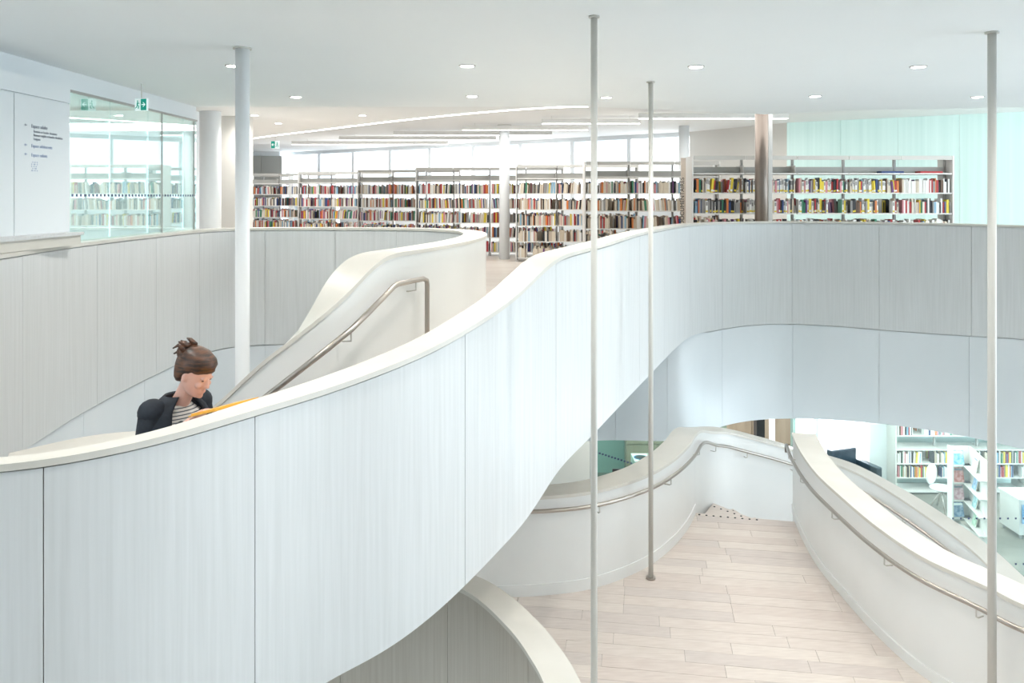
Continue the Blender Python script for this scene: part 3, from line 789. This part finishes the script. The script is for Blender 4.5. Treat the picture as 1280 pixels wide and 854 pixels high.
def shelf_unit(X0, Y, nb, label, weights, rows, z_base=EYE + f2, single=False, ends=(1, 1), backplates=True, lv=levels, eyez=EYE):
    r = empty('bookshelf', (X0 + nb * BW / 2, Y, z_base)); tag(r, label, 'bookshelf', None)
    ox = -nb * BW / 2
    for k in range(nb + 1):
        inst('post', post_me, r, (ox + k * BW, 0, 0)); inst('foot', foot_me, r, (ox + k * BW, 0, 0))
    for e, s in zip(ends, (-1, 1)):
        if e: inst('end_panel', end_me, r, (s * (nb * BW / 2 + .015), 0, 0))
    for k in range(nb):
        for z in lv:
            inst('shelf_board', board_me, r, (ox + (k + .5) * BW, 0, eyez + z - z_base))
            if z != lv[-1] and rng.random() < .5: inst('bracket', brack_me, r, (ox + (k + 1) * BW - .03, 0, eyez + z - z_base))
        inst('canopy_fascia', canopy_me, r, (ox + (k + .5) * BW, 0, eyez + lv[-1] - z_base))
        if backplates: inst('shelf_back', label_me, r, (ox + (k + .5) * BW, 0, eyez + lv[-2] - z_base))
    bays = ['leftmost bay', 'second bay', 'middle bay', 'fourth bay', 'rightmost bay']
    for k in range(nb):
        for z in rows:
            back = len(rest.v)
            fill_row(X0 + k * BW + .02, Y + .32, eyez + z - EYE, 0, weights, .8, False)
            sg_ = single and nsingle < 296
            wts = weights
            if single and k == 0 and z == -.31: wts = W_dark
            fill_row(X0 + k * BW + .02, Y, eyez + z - EYE, 0, wts, .55 if not single else .45, sg_, bay=bays[k] if k < 5 else '', where=ROWN.get(z, 'row'))
    return r
BY = 14.62; BX0 = (863 - 640) * .01462
shelf_unit(BX0, BY, 5, 'long white bookshelf nearest the green wall at right, behind the bronze column', W_near, [.06, -.31, -.68], single=True)
print('single books', nsingle)
rowsA = [.06, -.31, -.68, -1.05, -1.42]
for px, Y, nb, w, lb in [(731, 17.0, 3, W_mid, 'cream bookshelf behind the two central slim poles'), (646, 18.7, 3, W_mid, 'cream bookshelf just right of the white column, its foot showing on the floor'),
                         (522, 20.6, 4, W_far, 'bookshelf just left of the white column, behind the hairpin of the balustrade'), (450, 22.4, 3, W_far, 'bookshelf third from the white column towards the left'),
                         (376, 24.2, 3, W_far, 'bookshelf fourth from the white column towards the left'), (314, 26.0, 3, W_far, 'farthest left bookshelf, right of the stairwell column'), (262, 27.6, 3, W_far, 'far bookshelf partly hidden behind the stairwell column')]:
    shelf_unit((px - 640) * Y / 1000, Y, nb, lb, w, rowsA)
# sign board on the end of the second range
eb_ = empty('shelf_end_sign', ((857 - 640) * .0158, 15.8, EYE + f2)); tag(eb_, 'tall beige shelf-end sign with vertical black lettering, left end of the right bookshelf', 'sign')
MB().box(-.09, .09, -.02, .02, 0, 2.27).build('board', mat('beige_board', (.62, .54, .46), .6), eb_)
text('lettering', 'DOCUMENTAIRES', .115, M_black, eb_, (.085, -.022, .95), (math.radians(90), math.radians(-90), 0))
text('lettering', 'DOCUMENTAIRES', .115, M_black, eb_, (-.035, -.022, .95), (math.radians(90), math.radians(-90), 0))

# lying books on the display shelf of the right range
for k, (x, w, ci, lb) in enumerate([(8 - .75 - .4, .2, 4, 'dark blue book lying flat on the top shelf of the right bookshelf'), (7.55, .2, 5, 'red book lying flat on the top shelf, right end of the right bookshelf')]):
    o = MB().box(-w, w, 0, .2, 0, .035, 0).build('book', [BM[ci], M_page]); o.location = (x, BY - .23, EYE + .41); tag(o, lb, 'book')

# ------------------------------------------------------------------ ground floor
# glass screen under the fascia with dots
GY = 12.75
gs = empty('ground_glass_screen', (6.6, GY, 0)); tag(gs, 'clear glass screen below the right fascia with two rows of dark dots', 'glass wall')
xs = [5.7, 6.38, 6.80, 7.80, 8.9, 10.0]
for a, b in zip(xs[:-1], xs[1:]):
    MB().box(a - 6.6 + .004, b - 6.6 - .004, -.006, .006, 0, EYE - 3.64).build('pane', M_glow, gs)
dm2 = MB().box(-.014, .014, 0, .002, -.014, .014).mesh('dot', M_dot)
for zz in (EYE - 403 * GY / 1000, EYE - 460 * GY / 1000):
    x = 6.9
    while x < 9.6:
        inst('dot', dm2, gs, (x - 6.6, -.009, zz)); x += .125
# back shelving
sh_lv = [.06, .36, .66, .96, 1.26, 1.56, 2.1]
gr = shelf_unit((1114 - 640) * .0174, 17.4, 3, 'white children\'s bookshelf behind the ground-floor glass at right', W_near, [.36, .66, 1.26], z_base=0, lv=[z for z in sh_lv], eyez=0)
# shelf_unit rows are relative to eyez: fill_row gets eyez + z - EYE
tag(MB().box((1110 - 640) * .0178, 16, 17.85, 18.0, 0, EYE - 3.63).build('wall_back', mat('pale_green_wall', (.66, .80, .77), .6)), kind='structure')
# white wall, window, brown panels on ground floor
tag(MB().box(7.75, 8.25, 17.55, 17.85, 0, EYE - 3.63).build('wall_right', M_wallw), kind='structure')
gwn = MB(); gwn.box(7.2, 7.24, 20.9, 21, 0, EYE - 3.63)
for x in (7.0, 7.95, 9.2): gwn.box(x - .04, x + .04, 20.85, 21.0, 0, EYE - 3.63)
g_w = gwn.build('window_20', M_edge); tag(g_w, kind='structure')
MB().box(6.9, 10, 21.0, 21.05, 0, EYE - 3.63).build('pane', M_win, g_w)
tag(MB().box(9.3, 9.5, 18.0, 21.05, 0, EYE - 3.63).build('wall_right', M_wallw), kind='structure')
bp = MB().box(2.5, 6.2, 17.6, 17.8, 0, EYE - 3.63).build('wall_back', M_brown); tag(bp, kind='structure')
for i in range(4):
    for j in range(3):
        MB().box(2.52 + i * .92, 3.42 + i * .92, 17.57, 17.6, .02 + j * .93, .93 + j * .93 - .01).build('panel', M_brown, bp)
column(965, 523, -3.63, 15.6, .055, 0, 'thin white column below the fascia, beyond the landing')
MB().box((946 - 640) * .0150, (956 - 640) * .0150, 15.0, 15.2, 0, EYE - 3.63).build('dark_post', M_black)
tag(bpy.data.objects['dark_post'], 'dark vertical post in front of the brown panels beyond the landing', 'post')
MB().box((990 - 640) * .0172, (994 - 640) * .0172, 17.15, 17.3, 0, EYE - 3.63).build('glass_fin', M_edge)
tag(bpy.data.objects['glass_fin'], 'green glass edge between brown panels and bright window', 'glass panel')

# armchair
ac = empty('armchair', (7.22, 17.0, 0), math.radians(20)); tag(ac, 'dark blue leather armchair in front of the bright ground-floor window', 'armchair')
def rbox(x0, x1, y0, y1, z0, z1, m, name, par, bev=.03):
    o = MB().box(x0, x1, y0, y1, z0, z1).build(name, m, par)
    bv = o.modifiers.new('bevel', 'BEVEL'); bv.width = bev; bv.segments = 3
    return o
rbox(-.32, .32, -.35, .25, .22, .45, M_leather, 'seat', ac)
rbox(-.34, .34, .22, .38, .2, .95, M_leather, 'backrest', ac)
rbox(-.46, -.33, -.38, .3, .12, .70, M_leather, 'armrest', ac); rbox(.33, .46, -.38, .3, .12, .70, M_leather, 'armrest', ac)
for sx in (-.4, .4):
    for sy in (-.32, .34): MB().tube([(sx, sy, 0), (sx, sy, .14)], .018, 8).build('leg', M_steel, ac)

# magazine display
md = empty('magazine_display', ((1212 - 640) * .0152, 15.0, 0)); tag(md, 'tall white angled magazine display behind the ground-floor glass', 'display stand')
c0 = (1187 - 640) * .0155 - md.location.x; c1 = (1211 - 640) * .0155 - md.location.x; c2 = (1235 - 640) * .0145 - md.location.x
A = Vector((c0, .5)); Bv = Vector((c1, .5)); Cc = Vector((c2, -.5))
def vpanel(a, b, th, z0, z1, m, name):
    d = (b - a).normalized(); n = Vector((-d.y, d.x)) * th
    return MB().prism([tuple(a), tuple(b), tuple(b + n), tuple(a + n)], z0, z1).build(name, m, md)
vpanel(A, Bv, .03, .1, 1.55, M_shelf, 'back_panel'); vpanel(Bv, Cc, .03, .1, 1.55, M_shelf, 'back_panel')
MB().box(c0 - .03, c0, .35, .53, .05, 1.57).build('side_panel', M_shelf, md)
MB().box(c2 - .01, c2 + .03, -.56, -.4, .0, 1.57).build('side_panel', M_shelf, md)
MB().box(c0 - .03, c2 + .03, -.5, .53, 0, .1).build('base', M_shelf, md)
mcol = [(.1, .4, .6), (.75, .8, .8), (.5, .12, .1), (.12, .3, .5), (.6, .3, .35), (.2, .45, .5), (.1, .25, .45), (.3, .5, .35)]
nm = ['topmost', 'second from the top', 'third from the top', 'lowest']
cname = ['blue-green', 'pale', 'dark red', 'deep blue', 'pink', 'teal', 'navy blue', 'green']
def magazine(px, Y, z, rz, col, label, w=.2, h=.27):
    o = empty('magazine', ((px - 640) * Y / 1000, Y, z), rz); tag(o, label, 'magazine')
    Mx = Matrix.Rotation(math.radians(-12), 4, 'X')
    m1 = noisy('cover_art', col, tuple(min(1, c + .45) for c in col), (1, 1, 1), 14, .35, 0, 2)
    MB().box(-w / 2, w / 2, 0, .012, 0, h, 0, Mx).build('pages', M_page, o)
    MB().box(-w / 2, w / 2, -.003, -.0005, 0, h, 0, Mx).build('cover', m1, o)
    MB().box(-w / 2 + .015, w / 2 - .015, -.006, -.0035, h * .8, h * .93, 0, Mx).build('title_band', M_exitw if col[0] < .5 else M_ink, o)
dBC = (Cc - Bv); angBC = math.atan2(dBC.y, dBC.x)
for r_ in range(4):
    z = 1.22 - r_ * .335
    d = (Bv - A); 
    MB().box(c0, c1, .36, .5, z - .02, z).build('shelf', M_shelf, md)
    q = MB(); n = Vector((-dBC.y, dBC.x)).normalized() * -.14
    q.prism([tuple(Bv), tuple(Cc), tuple(Cc + n), tuple(Bv + n)], z - .02, z).build('shelf', M_shelf, md)
    magazine(1199, 15.40, z + .005, 0, mcol[r_ * 2 % 8], '%s magazine on the left face of the white display, %s shelf' % (cname[r_ * 2 % 8], nm[r_]))
    mm = (Bv + Cc) / 2 + n * .55; X = md.location.x + mm.x; Yq = 15.0 + mm.y
    magazine(640 + X * 1000 / Yq, Yq, z + .005, angBC, mcol[(r_ * 2 + 1) % 8], '%s magazine on the right face of the white display, %s shelf' % (cname[(r_ * 2 + 1) % 8], nm[r_]))
# low cabinet
lcn = empty('low_cabinet', (9.9, 15.2, 0)); tag(lcn, 'low white display cabinet at the right edge on the ground floor', 'cabinet')
MB().box(-.45, .7, -.3, .3, .08, .72).build('body', M_shelf, lcn)
MB().box(-.47, .72, -.32, .32, .72, .75).build('top', M_shelf, lcn)
for x in (-.4, .6):
    for y in (-.25, .25): MB().box(x - .02, x + .02, y - .02, y + .02, 0, .08).build('foot', M_post, lcn)
for j, (x, c) in enumerate(((-.3, (.05, .25, .5)), (.02, (.2, .4, .5)), (.34, (.1, .3, .55)))):
    MB().box(x - .11, x + .11, -.33, -.302, .3, .65).build('poster', noisy('cabinet_poster', c, tuple(k + .3 for k in c), (1, 1, 1), 10, .4), lcn)
# bucket chair at the library table
wc = empty('shell_chair', ((1170 - 640) * .0165, 16.3, 0), .6); tag(wc, 'white plastic shell chair in front of the children\'s bookshelf', 'chair')
MB().ellipsoid((0, 0, .45), (.23, .22, .05), 16, 8).build('seat', M_seat, wc)
MB().ellipsoid((0, .2, .68), (.2, .05, .22), 16, 8).build('backrest', M_seat, wc)
for a in (45, 135, 225, 315):
    MB().tube([(0, 0, .42), (.24 * math.cos(math.radians(a)), .24 * math.sin(math.radians(a)), 0)], .012, 8).build('leg', M_steel, wc)

# rooms seen under the ribbon in the middle
tag(MB().box(-.4, 1.75, 16.9, 17.1, 0, EYE - 3.63).build('wall_left', M_greyp), kind='structure')
tg = empty('teal_glass_partition', (2.6, 14.6, 0)); tag(tg, 'teal glass partition with a row of dots under the fascia, left of the landing', 'glass wall')
ta = Vector((1.62 - 2.6, 15.6 - 14.6)); tb = Vector((3.6 - 2.6, 13.4 - 14.6))
for k in range(2):
    a = ta.lerp(tb, k / 2); b = ta.lerp(tb, (k + 1) / 2 - .004)
    MB().prism([tuple(a), tuple(b), tuple(b + Vector((.008, .008))), tuple(a + Vector((.008, .008)))], 0, EYE - 3.64).build('pane', M_teal, tg)
MB().box(ta.x - .1, ta.x - .02, ta.y - .04, ta.y + .04, 0, EYE - 3.64).build('post', M_post, tg)
for k in range(38):
    p = ta.lerp(tb, (k + .5) / 38)
    MB().box(p.x - .018, p.x + .018, p.y - .026, p.y - .022, 1.40, 1.432).build('dot', M_dot, tg)
tag(MB().box(1.6, 5.5, 18.5, 18.7, 0, EYE - 3.63).build('wall_back', mat('teal_wall', (.42, .58, .53), .6)), kind='structure')
for k, (px, lb) in enumerate(((801, 'recycling bin with round blue-ringed opening, left one of the pair'), (822, 'recycling bin with round blue-ringed opening, right one of the pair'))):
    Y = 15.4
    o = empty('recycling_bin', ((px - 640) * Y / 1000, Y, 0)); tag(o, lb, 'bin')
    h = EYE - 327 * Y / 1000
    MB().box(-.155, .155, -.25, .25, 0, h).build('body', M_shelfback, o)
    MB().tube([(0, 0, h), (0, 0, h + .006)], .135, 24).build('ring', mat('blue_ring', (.03, .12, .3), .4), o)
    MB().tube([(0, 0, h + .006), (0, 0, h + .009)], .11, 24).build('opening', M_black, o)
dc = empty('dark_chair', ((781 - 640) * .0142, 14.0, 0)); tag(dc, 'dark chair behind the landing balustrade, left of the recycling bins', 'chair')
rbox(-.22, .22, -.22, .22, .42, .47, M_black, 'seat', dc, .015); rbox(-.22, .22, .2, .24, .55, 1.55, M_black, 'backrest', dc, .015)
for sx in (-.2, .2):
    for sy in (-.2, .22): MB().tube([(sx, sy, 0), (sx, sy, .5)], .012, 6).build('leg', M_black, dc)

# remaining books in one object
ro = rest.build('book', BM)
tag(ro, 'books packed on the bookshelves further back and on the ground floor', 'books', kind='stuff')

# ------------------------------------------------------------------ the woman on the stairs
exec_person = True
def build_person():
    z0 = pers_z
    root = empty('person', (PERS.x, PERS.y, z0), math.radians(-122))
    tag(root, 'woman in dark jacket and striped shirt on the stairs, looking down at a yellow folder', 'person')
    M_skin = noisy('skin', (.70, .40, .32), (.76, .46, .38), (1, 1, 1), 9, .5)
    M_hair = noisy('auburn_hair', (.018, .010, .007), (.12, .045, .018), (5, 5, 26), 3, .45, .3)
    M_jack = noisy('navy_jacket', (.008, .013, .022), (.015, .022, .034), (1, 1, 1), 20, .75)
    M_pant = mat('dark_trousers', (.02, .022, .028), .8)
    M_fold = mat('yellow_folder', (.9, .48, .06), .5)
    m = mat('striped_shirt', (.7, .68, .64), .8); nt = m.node_tree; N = nt.nodes; L = nt.links
    tc = N.new('ShaderNodeTexCoord'); sx = N.new('ShaderNodeSeparateXYZ'); mu = N.new('ShaderNodeMath'); mu.operation = 'MULTIPLY'; mu.inputs[1].default_value = 60
    fr = N.new('ShaderNodeMath'); fr.operation = 'FRACT'; gt = N.new('ShaderNodeMath'); gt.operation = 'GREATER_THAN'; gt.inputs[1].default_value = .68
    mx = N.new('ShaderNodeMix'); mx.data_type = 'RGBA'; mx.inputs[6].default_value = (.72, .70, .66, 1); mx.inputs[7].default_value = (.10, .11, .13, 1)
    L.new(tc.outputs['Object'], sx.inputs[0]); L.new(sx.outputs['Z'], mu.inputs[0]); L.new(mu.outputs[0], fr.inputs[0]); L.new(fr.outputs[0], gt.inputs[0]); L.new(gt.outputs[0], mx.inputs[0]); L.new(mx.outputs[2], N['Principled BSDF'].inputs['Base Color'])
    M_shirt = m
    # local frame: +Y forward, +X to her right
    HEADC = Vector((0, .15, 1.445))
    RH = Matrix.Rotation(math.radians(12), 3, 'Z') @ Matrix.Rotation(math.radians(-24), 3, 'X')     # head turned left, bowed
    def hp(x, y, z): return HEADC + RH @ Vector((x, y, z))
    b = MB()
    # skull and face by rings: z, front, back, halfwidth
    rings = [(-.118, .060, .012, .018), (-.108, .078, -.01, .034), (-.090, .084, -.035, .048), (-.070, .084, -.055, .056), (-.045, .086, -.075, .063), (-.015, .086, -.088, .070), (.015, .084, -.098, .074), (.040, .088, -.102, .076), (.070, .084, -.098, .075), (.095, .066, -.084, .064), (.112, .040, -.058, .044), (.120, .005, -.02, .015)]
    n = 24; i0 = len(b.v)
    for z, f, bk_, hw in rings:
        for k in range(n):
            t = 2 * math.pi * k / n; c, s = math.cos(t), math.sin(t)
            yc = (f + bk_) / 2; ry = (f - bk_) / 2
            x = hw * c; y = yc + ry * s
            if s > .9 and -.05 < z < .02: y += .004
            b.v.append(tuple(hp(x, y, z)))
    for r in range(len(rings) - 1):
        for k in range(n):
            w = (k + 1) % n
            b.f.append((i0 + r * n + k, i0 + r * n + w, i0 + (r + 1) * n + w, i0 + (r + 1) * n + k)); b.m.append(0); b.sm.append(True)
    b.f.append(tuple(i0 + k for k in range(n - 1, -1, -1))); b.m.append(0); b.sm.append(True)
    e = i0 + (len(rings) - 1) * n
    b.f.append(tuple(e + k for k in range(n))); b.m.append(0); b.sm.append(True)
    R4 = RH
    b.ellipsoid(hp(0, .094, -.030), (.014, .020, .014), M=R4)      # nose tip
    b.tube([hp(0, .084, .012), hp(0, .101, -.028)], [.007, .012], 8)
    b.ellipsoid(hp(0, .086, -.064), (.022, .009, .006), M=R4)      # upper lip
    b.ellipsoid(hp(0, .084, -.074), (.019, .009, .006), M=R4)      # lower lip
    b.ellipsoid(hp(0, .074, -.100), (.020, .016, .014), M=R4)      # chin
    for s in (-1, 1):
        b.ellipsoid(hp(.028 * s, .082, .014), (.020, .010, .006), M=R4)   # brow
        b.ellipsoid(hp(.034 * s, .070, -.03), (.022, .018, .018), M=R4)   # cheek
        b.ellipsoid(hp(.076 * s, -.005, -.012), (.008, .017, .029), M=R4)  # ear
    # neck
    b.tube([(0, -.015, 1.22), (0, .04, 1.30), hp(0, -.012, -.06)], [.058, .048, .047], 16)
    # torso core
    b.ellipsoid((0, -.005, 1.16), (.14, .085, .11)); b.ellipsoid((0, 0, 1.0), (.13, .09, .16)); b.ellipsoid((0, -.01, .84), (.165, .115, .13))
    HZ = -1.12 - (pers_z - EYE)
    print('HZ', HZ)
    # arms: shoulder, elbow, wrist, (her right = +X is nearest the camera)
    SH = {}
    for s, el, wr in ((1, (.195, -.03, .985), (.10, .25, HZ - .075)), (-1, (-.195, .0, .985), (-.10, .26, HZ - .085))):
        sh = (.145 * s, -.02, 1.24); SH[s] = (sh, el, wr)
        b.tube([sh, el], [.05, .038], 14); b.ellipsoid(sh, (.046, .046, .046)); b.ellipsoid(el, (.04, .04, .04))
        b.tube([el, wr], [.038, .024], 14)
        W = Vector(wr); d = (W - Vector(el)).normalized(); side = Vector((-s, 0, 0)); side = (side - d * side.dot(d)).normalized(); nrm = d.cross(side).normalized()
        if nrm.z < 0: nrm = -nrm
        palm = W + d * .045
        Rm = Matrix((side, d, nrm)).transposed()
        b.ellipsoid(palm, (.038, .052, .015), M=Rm)
        for j, (o, l) in enumerate(((-.027, .060), (-.009, .070), (.009, .066), (.027, .052))):
            p0 = palm + d * .036 + side * o
            p1 = p0 + d * l * .45 - nrm * .004; p2 = p1 + d * l * .3 - nrm * .014; p3 = p2 + d * l * .15 - nrm * .018
            b.tube([p0, p1, p2, p3], [.009, .0085, .008, .0065], 8)
        t0 = palm - d * .015 + side * .03; b.tube([t0, t0 + side * .028 + d * .02 + nrm * .008, t0 + side * .032 + d * .05 + nrm * .01], [.012, .010, .008], 8)
    # legs, one step ahead of the other
    LG = []
    for s, kn, an in ((1, (.095, .05, .47), (.09, -.02, .09)), (-1, (-.095, .10, .47), (-.09, .12, .09))):
        hpj = (.09 * s, 0, .85); LG.append((hpj, kn, an))
        b.tube([hpj, kn], [.085, .055], 14); b.ellipsoid(kn, (.056, .056, .056)); b.tube([kn, an], [.054, .034], 14)
        b.ellipsoid((an[0], an[1] + .06, .045), (.042, .12, .04))
    body = b.build('body', M_skin, root)
    rm = body.modifiers.new('remesh', 'REMESH'); rm.mode = 'VOXEL'; rm.voxel_size = .0055; rm.use_smooth_shade = True
    sm = body.modifiers.new('smooth', 'SMOOTH'); sm.factor = .5; sm.iterations = 3
    # eyes, closed-ish looking down
    for s in (-1, 1):
        MB().ellipsoid(hp(.029 * s, .0815, .001), (.010, .004, .0035), M=R4).build('eye', mat('eye', (.16, .09, .075), .3), root)
    # hair: cap over skull, fringe, loose updo
    h = MB(); n = 28
    hr = [(.138, .02, -.04, .02), (.129, .055, -.085, .055), (.109, .086, -.108, .077), (.085, .099, -.120, .084), (.060, .099, -.127, .086), (.040, .086, -.129, .0855), (.020, .064, -.128, .083), (.0, .042, -.124, .080), (-.020, .016, -.117, .077), (-.045, -.02, -.104, .068), (-.070, -.045, -.088, .048)]
    i0 = 0
    for z, f, bk_, hw in hr:
        for k in range(n):
            t = 2 * math.pi * k / n; c, s = math.cos(t), math.sin(t)
            yc = (f + bk_) / 2; ry = (f - bk_) / 2; j = 1 + .022 * math.sin(7 * t + z * 45) + .014 * math.sin(17 * t - z * 70)
            h.v.append(tuple(hp(hw * c * j, yc + ry * s * j, z)))
    for r in range(len(hr) - 1):
        for k in range(n):
            w = (k + 1) % n
            h.f.append((r * n + k, (r + 1) * n + k, (r + 1) * n + w, r * n + w)); h.m.append(0); h.sm.append(True)
    h.f.append(tuple(range(n))); h.m.append(0); h.sm.append(True)
    h.f.append(tuple((len(hr) - 1) * n + k for k in range(n - 1, -1, -1))); h.m.append(0); h.sm.append(True)
    h.ellipsoid(hp(0, -.105, .08), (.055, .045, .05), M=R4)
    h.build('hair', M_hair, root)
    k_ = MB()
    rr = random.Random(5)
    for q in range(9):
        a = rr.uniform(-.05, .05); zz = rr.uniform(.05, .13)
        k_.tube([hp(a, -.08, zz), hp(a * 1.2, -.125, zz + rr.uniform(0, .02)), hp(a * 1.3, -.15, zz + rr.uniform(-.02, .02))], [.018, .012, .004], 6)
    k_.build('hair_strand', M_hair, root)
    MB().ellipsoid(hp(.0, -.135, .085), (.03, .02, .045), M=R4).build('hair_clip', M_black, root)
    # shirt (closed), jacket (open front)
    def loft(rows, a0, a1, n, mt, name, closed, th=None):
        q = MB()
        for (z, rx, ry, yo) in rows:
            for k in range(n + (0 if closed else 1)):
                t = a0 + (a1 - a0) * k / n
                q.v.append((rx * math.sin(t), yo + ry * math.cos(t), z))
        w = n if closed else n + 1
        for r in range(len(rows) - 1):
            for k in range(n):
                k2 = (k + 1) % w
                q.f.append((r * w + k, r * w + k2, (r + 1) * w + k2, (r + 1) * w + k)); q.m.append(0); q.sm.append(True)
        o = q.build(name, mt, root)
        if th:
            md_ = o.modifiers.new('solid', 'SOLIDIFY'); md_.thickness = th; md_.offset = 1
        return o
    srow = [(.78, .172, .125, 0), (.9, .16, .118, 0), (1.0, .158, .115, 0), (1.1, .172, .118, 0), (1.17, .172, .112, -.002), (1.215, .14, .092, -.005), (1.245, .09, .072, -.005), (1.262, .066, .066, 0)]
    loft(srow, 0, 2 * math.pi, 36, M_shirt, 'shirt', True)
    jrow = [(.74, .205, .155, 0), (.9, .188, .146, 0), (1.0, .186, .143, 0), (1.1, .195, .145, -.003), (1.17, .195, .138, -.006), (1.242, .165, .12, -.01), (1.28, .118, .098, -.004), (1.315, .082, .080, .012)]
    loft(jrow, math.radians(36), math.radians(324), 40, M_jack, 'jacket', False, .014)
    for s in (1, -1):
        sh, el, wr = SH[s]
        j = MB(); j.tube([(.10 * s, -.012, 1.235), sh, el], [.06, .072, .056], 18); j.ellipsoid(el, (.057, .057, .057)); j.tube([el, Vector(el).lerp(Vector(wr), .85)], [.056, .040], 18)
        j.ellipsoid(sh, (.078, .078, .072))
        j.build('sleeve', M_jack, root)
    t = MB()
    for hj, kn, an in LG:
        t.tube([hj, kn, (an[0], an[1], .12)], [.10, .075, .055], 16); t.ellipsoid(hj, (.11, .115, .12))
    t.build('trousers', M_pant, root)
    for hj, kn, an in LG:
        s_ = MB(); s_.ellipsoid((an[0], an[1] + .055, .045), (.05, .135, .05)); s_.box(an[0] - .045, an[0] + .045, an[1] - .07, an[1] + .18, 0, .03)
        s_.build('shoe', M_black, root)
    # folder held in both hands (a thing of its own)
    inv = Matrix.Translation(root.location) @ Matrix.Rotation(math.radians(-122), 4, 'Z')
    c = inv @ Vector((.0, .40, HZ - .0))
    f = empty('folder', c, math.radians(-122)); tag(f, 'yellow paper folder held open in the hands of the walking woman', 'folder')
    f.rotation_euler = (math.radians(16), math.radians(0), math.radians(-122))
    MB().box(-.15, .15, -.11, .11, -.006, 0).build('cover', M_fold, f)
    MB().box(-.14, .14, -.10, .10, 0.0005, .008).build('pages', M_fold, f)
    return root
build_person()
print('objects', len(bpy.data.objects), 'rest tris', len(rest.f) * 2)
